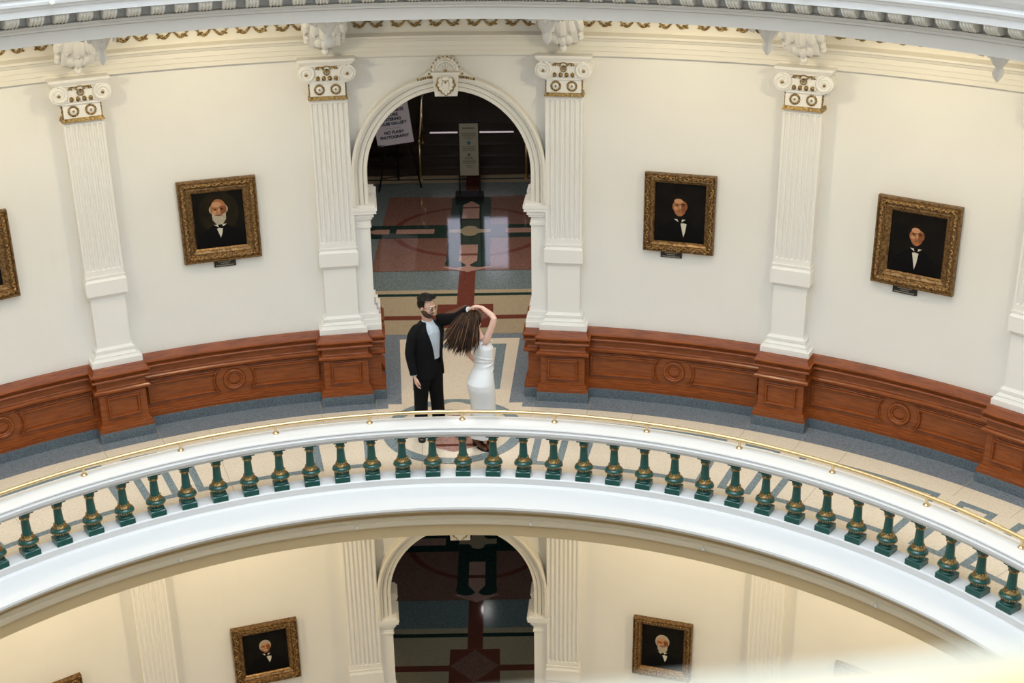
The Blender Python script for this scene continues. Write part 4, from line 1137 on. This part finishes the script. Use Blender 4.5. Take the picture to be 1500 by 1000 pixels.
for s in (-1, 1): b.ball(HP(s * .034, .079, .004), .0125, 10, 8); b.ball(HP(s * .033, .089, .002), .0055, 8, 6, 1)
b.build('eyes', ['lens', 'iris'], man, mo)
b = MB(); b.tube([HP(-.022, .092, -.068), HP(0, .099, -.066), HP(.022, .092, -.068)], [.003, .006, .003], 8); b.build('lips', 'lips', man, mo)
# shoes
for a_, d_ in ((aR, V((.10, -1, 0)).normalized()), (aL, V((.45, -.9, 0)).normalized())):
    b = MB(); s_ = d_.cross(UP)
    b.loft([oval(V((a_.x, a_.y, 0)) + d_ * t + UP * (h * .5 + .004), s_, UP, w_, h * .5, 18, .75) for t, w_, h in ((-.085, .020, .04), (-.075, .034, .075), (-.02, .042, .11), (.05, .043, .085), (.11, .046, .060), (.16, .042, .05), (.19, .026, .036), (.20, .008, .02))])
    b.loft([[V((a_.x, a_.y, 0)) + d_ * t + s_ * (w_ * sg) + UP * z for sg, z in ((-1, .0), (1, .0), (1, .014), (-1, .014))] for t, w_ in ((-.088, .03), (-.03, .04), (.05, .043), (.11, .048), (.17, .042), (.202, .018))], 0, False)
    b.build('shoe', 'leather', man, mo)

# ---- woman
wo = V((.38, 7.42, 0))
wom = thing('person', 'long-haired person in a white dress and brown boots twirling under a raised arm', 'person', wo, group='dancing couple')
wf = V((.8, .6, 0)); wr = V((.6, -.8, 0))
wh = V((.292, 7.45, 1.605)); whf = V((.62, .74, -.30)); wn = V((.352, 7.432, 1.44))
rs, re_, rw_ = V((.432, 7.325, 1.425)), V((.527, 7.30, 1.705)), V((.392, 7.41, 1.80))
ls, le, lw = V((.285, 7.545, 1.375)), V((.205, 7.60, 1.165)), V((.315, 7.66, .985))
b = MB()
WP, wax = head_shape(b, wh, whf, (-.22, -.02, 1), .94)
b.tube([wn + V((.02, -.01, -.05)), wn, wh + V((.012, -.01, -.07))], [(.06, .055), (.047, .047), (.046, .048)], 16)
lv = ((.86, .160, .125), (.95, .135, .105), (1.08, .105, .085), (1.22, .125, .100), (1.32, .135, .095), (1.39, .12, .07), (1.43, .05, .045))
def wc(z): # leaning centre line of the torso
    P_ = ((0, .372, 7.40), (.6, .385, 7.415), (.88, .378, 7.412), (1.1, .398, 7.42), (1.3, .382, 7.425), (1.45, .352, 7.432))
    for (z0, x0, y0), (z1, x1, y1) in zip(P_, P_[1:]):
        if z <= z1: t = (z - z0) / (z1 - z0); return V((x0 + (x1-x0)*t, y0 + (y1-y0)*t, z))
    return V((P_[-1][1], P_[-1][2], z))
b.loft([oval(wc(z), wr, wf, a, c) for z, a, c in lv])
limb(b, [rs + V((-.05, .05, -.04)), rs, re_, rw_], [.045, .045, .036, .024]); limb(b, [ls + V((.03, -.05, -.02)), ls, le, lw], [.042, .042, .034, .024])
for sg in (-1, 1):
    h_ = wc(.88) + wr * (.075 * sg); limb(b, [h_, V((.375, 7.41, .48)) + wr * (.06 * sg), V((.37, 7.395, .09)) + wr * (.06 * sg)], [.08, .052, .036])
hand_shape(b, rw_ + V((-.008, .004, .002)), V((-.9, .12, .16)), V((.1, -.1, -1)), .9, .80, -1)
hand_shape(b, lw + V((.008, .006, -.02)), V((.6, .3, -.7)), V((-.5, -.3, -.2)), .9, .4, -1)
union(b, .005, 3, 'body', 'skin_w', wom, wo)
# dress
b = MB()
dl = ((.165, .168, .163, 0), (.24, .165, .160, 0), (.42, .152, .148, 0), (.54, .152, .144, -.004), (.64, .160, .147, -.010), (.72, .170, .152, -.017), (.80, .177, .157, -.026), (.87, .177, .156, -.030), (.95, .158, .134, -.020), (1.05, .125, .105, -.004), (1.12, .118, .098, 0), (1.22, .136, .112, .008), (1.31, .146, .116, .006), (1.375, .130, .090, 0), (1.40, .115, .070, 0))
rows = []
for z, a, c, sh in dl:
    rg = oval(wc(z) + wf * sh, wr, wf, a, c, 40)
    amp = .010 * max(0, (.7 - z) / .6)
    rg = [p + (p - wc(z)).normalized() * (amp * sin(7 * 2 * PI * i / 40) + .35 * amp * sin(3 * 2 * PI * i / 40 + 1)) for i, p in enumerate(rg)]
    rows.append(rg)
b.loft(rows)
for sg in (1, -1):
    q = wc(1.36) + wr * (.088 * sg)
    b.tube([q - wf * .098 - UP * .03, q - wf * .080 + UP * .03, q - wf * .03 + UP * .062, q + wf * .03 + UP * .06, q + wf * .08 + UP * .02], [(.036, .012), (.033, .010), (.030, .010), (.030, .010), (.034, .010)], 10, side=wr)
for i, z in enumerate((1.02, 1.08, 1.13, 1.18)):   # gathers at the waist
    q = [wc(z + .03 * sin(t + i)) + wr * ((.119 + .014 * abs(z - 1.1) / .1) * cos(t)) + wf * ((.099 + .012 * abs(z - 1.1) / .1) * sin(t)) for t in [2*PI*k/24 for k in range(24)]]
    b.tube(q, .0065, 6, closed=True)
union(b, .0065, 3, 'dress', 'dress', wom, wo)
# hair swung out to the left
hb = MB(); r, f, u = wax
for j in range(9):                                        # hair over the skull
    pass
hair_core = cap_of(WP, wax, lambda d_: None if (d_.y > .45 and d_.z < .45) or d_.z < -.75 else .020 + .01 * max(0, -d_.y), .94)
hb.join(hair_core)
tips = [V((-.045, 7.27, 1.50)), V((-.035, 7.24, 1.44)), V((-.01, 7.22, 1.395)), V((.04, 7.20, 1.36)), V((.09, 7.20, 1.33)), V((.14, 7.19, 1.315)), V((.20, 7.20, 1.31)), V((.25, 7.22, 1.33)), V((.31, 7.24, 1.36))]
def tip(t):
    t *= len(tips) - 1; i = min(int(t), len(tips) - 2); return tips[i].lerp(tips[i+1], t - i)
rnd = random.Random(5)
hcen = WP(0, -.012, .035)
for i in range(460):
    t = rnd.random(); lay = rnd.random() ** .8
    th = PI * (1.0 - .98 * t)                             # around the back of the head, left to right
    el = PI / 2 * (1.0 - 1.25 * lay)
    dl_ = V((cos(th) * cos(el), -abs(sin(th)) * cos(el) - .05, sin(el))).normalized()
    rw2 = wax[0] * (dl_.x * .094) + wax[1] * (dl_.y * .112) + wax[2] * (dl_.z * .112)
    root = hcen + rw2
    e_ = tip(min(1, max(0, t * .85 + .15 * lay + rnd.gauss(0, .05)))) + V((rnd.gauss(-.012, .024), rnd.gauss(0, .03), rnd.gauss(0, .02)))
    e_ = root.lerp(e_, rnd.uniform(.74, 1.05))
    nrm = rw2.normalized(); dirn = (e_ - root); tang = (dirn - nrm * min(0, dirn.dot(nrm)) * 1.0)
    m1 = root + tang * .30 + nrm * .018; m2 = root.lerp(e_, .68) + V((.035 * t - .01, -.035, -.012 + .03 * (1 - t)))
    pts = []
    for k in range(10):
        s = k / 9; pts.append(root * (1-s)**3 + m1 * 3*s*(1-s)**2 + m2 * 3*s*s*(1-s) + e_ * s**3 + V((.012 * s * sin(s * 5 + i * .7), 0, .012 * s * cos(s * 6 + i * 1.3))))
    w_ = rnd.uniform(.005, .0095)
    hb.tube(pts, [w_ * .6, w_, w_, w_, w_ * .95, w_ * .9, w_ * .8, w_ * .62, w_ * .4, w_ * .08], 6, rnd.choice((0, 0, 0, 0, 1, 1, 1, 2)))
hb.build('hair', ['hair1', 'hair2', 'hair3'], wom, wo)
# boots
for sg, c_, d_ in ((1, V((.425, 7.35, 0)), V((.55, -.80, 0)).normalized()), (-1, V((.305, 7.43, 0)), V((.60, -.75, 0)).normalized())):
    b = MB(); s_ = d_.cross(UP)
    b.loft([oval(c_ + d_ * t + UP * (h * .5 + lift), s_, UP, w_, h * .5, 18, .8) for t, w_, h, lift in ((-.082, .018, .05, .045), (-.072, .033, .09, .04), (-.02, .040, .12, .032), (.05, .040, .085, .012), (.10, .042, .062, .008), (.15, .036, .048, .008), (.185, .016, .028, .008))])
    b.tube([c_ + UP * .08 - d_ * .01, c_ + UP * .16 - d_ * .012, c_ + UP * .24 - d_ * .015], [(.042, .048), (.046, .052), (.052, .058)], 16, side=s_)
    o_ = b.build('boot', 'boot', wom, wo)
    q = MB(); q.tube([c_ - d_ * .052 + UP * .0, c_ - d_ * .052 + UP * .045], [(.027, .027), (.033, .033)], 14); q.loft([[c_ + d_ * t + s_ * (w_ * k) + UP * z for k, z in ((-1, .0), (1, .0), (1, .012), (-1, .012))] for t, w_ in ((.02, .036), (.07, .042), (.12, .042), (.16, .032), (.19, .012))], 0, False)
    q.build('sole', 'bootsole', o_, wo)
DOME, LAMP, LAMP2, HALL, WORLD, FILL, EXPOSURE = 2250, 23, 33, 130, .12, 130, 0

# ------------------------------------------------------------------ light
def area(name, loc, size, power, col, target=None, shape='DISK', spread=None):
    l = bpy.data.lights.new(name, 'AREA'); l.shape = shape; l.size = size; l.energy = power; l.color = col
    if spread: l.spread = rad(spread)
    o = bpy.data.objects.new(name, l); C.objects.link(o); o.location = loc
    d = (Vector(target) - Vector(loc)) if target else Vector((0, 0, -1))
    o.rotation_euler = d.to_track_quat('-Z', 'Y').to_euler(); return o
area('dome_daylight', (0, 0, 16), 11, DOME, (.81, .91, 1.0))
for k in range(8):
    A = rad(k * 45 + 22.5); area('drum_fill', (9.3 * sin(A), 9.3 * cos(A), 13.5), 3.0, FILL, (.81, .91, 1.0), (0, 0, 1.0), 'SQUARE')  # unseen fill lights added round the drum to brighten the walls
for z, pw, col in ((5.1, LAMP, (1, .85, .56)), (-1.0, LAMP2, (1, .80, .48))):
    for a in range(-72, 73, 18):
        if a == 0: continue
        A = rad(a)
        area('ceiling_lamp', (7.45 * sin(A), 7.45 * cos(A), z), .22, pw, col, (8.3 * sin(A), 8.3 * cos(A), z - 2.6))
area('hall_fill', (0, 12.6, 4.2), .9, HALL, (1, .9, .8))  # unseen fill added to brighten the hall floor
area('lower_hall_fill', (0, 13.0, -H + 4.2), .9, 14, (.8, .95, 1))  # faint unseen fill added to lift the lower hall floor
w = bpy.data.worlds.new('world'); bpy.context.scene.world = w; w.use_nodes = True
bg = w.node_tree.nodes['Background']; bg.inputs[0].default_value = (.86, .92, 1, 1); bg.inputs[1].default_value = WORLD

# ------------------------------------------------------------------ camera
cam = bpy.data.cameras.new('camera'); co = bpy.data.objects.new('camera', cam); C.objects.link(co)
yaw, pit, rol = -.003222, .406137, -.013729
r0 = Vector((cos(yaw), sin(yaw), 0)); f0 = Vector((-sin(yaw), cos(yaw), 0))
fw = f0 * cos(pit) - UP * sin(pit); up = f0 * sin(pit) + UP * cos(pit)
r2 = r0 * cos(rol) + up * sin(rol); u2 = -r0 * sin(rol) + up * cos(rol)
m = Matrix((r2, u2, -fw)).transposed().to_4x4(); m.translation = Vector((.68365, -7.12628, 7.62152))
co.matrix_world = m
cam.sensor_width = 36; cam.lens = 47.997; cam.clip_start = .05; cam.clip_end = 200
cam.dof.use_dof = True; cam.dof.focus_distance = 16.0; cam.dof.aperture_fstop = 2.0
sc_ = bpy.context.scene
sc_.camera = co
sc_.view_settings.view_transform = 'Standard'; sc_.view_settings.look = 'None'; sc_.view_settings.gamma = 1
sc_.view_settings.exposure = EXPOSURE; sc_.view_settings.use_curve_mapping = False
sc_.cycles.use_denoising = True
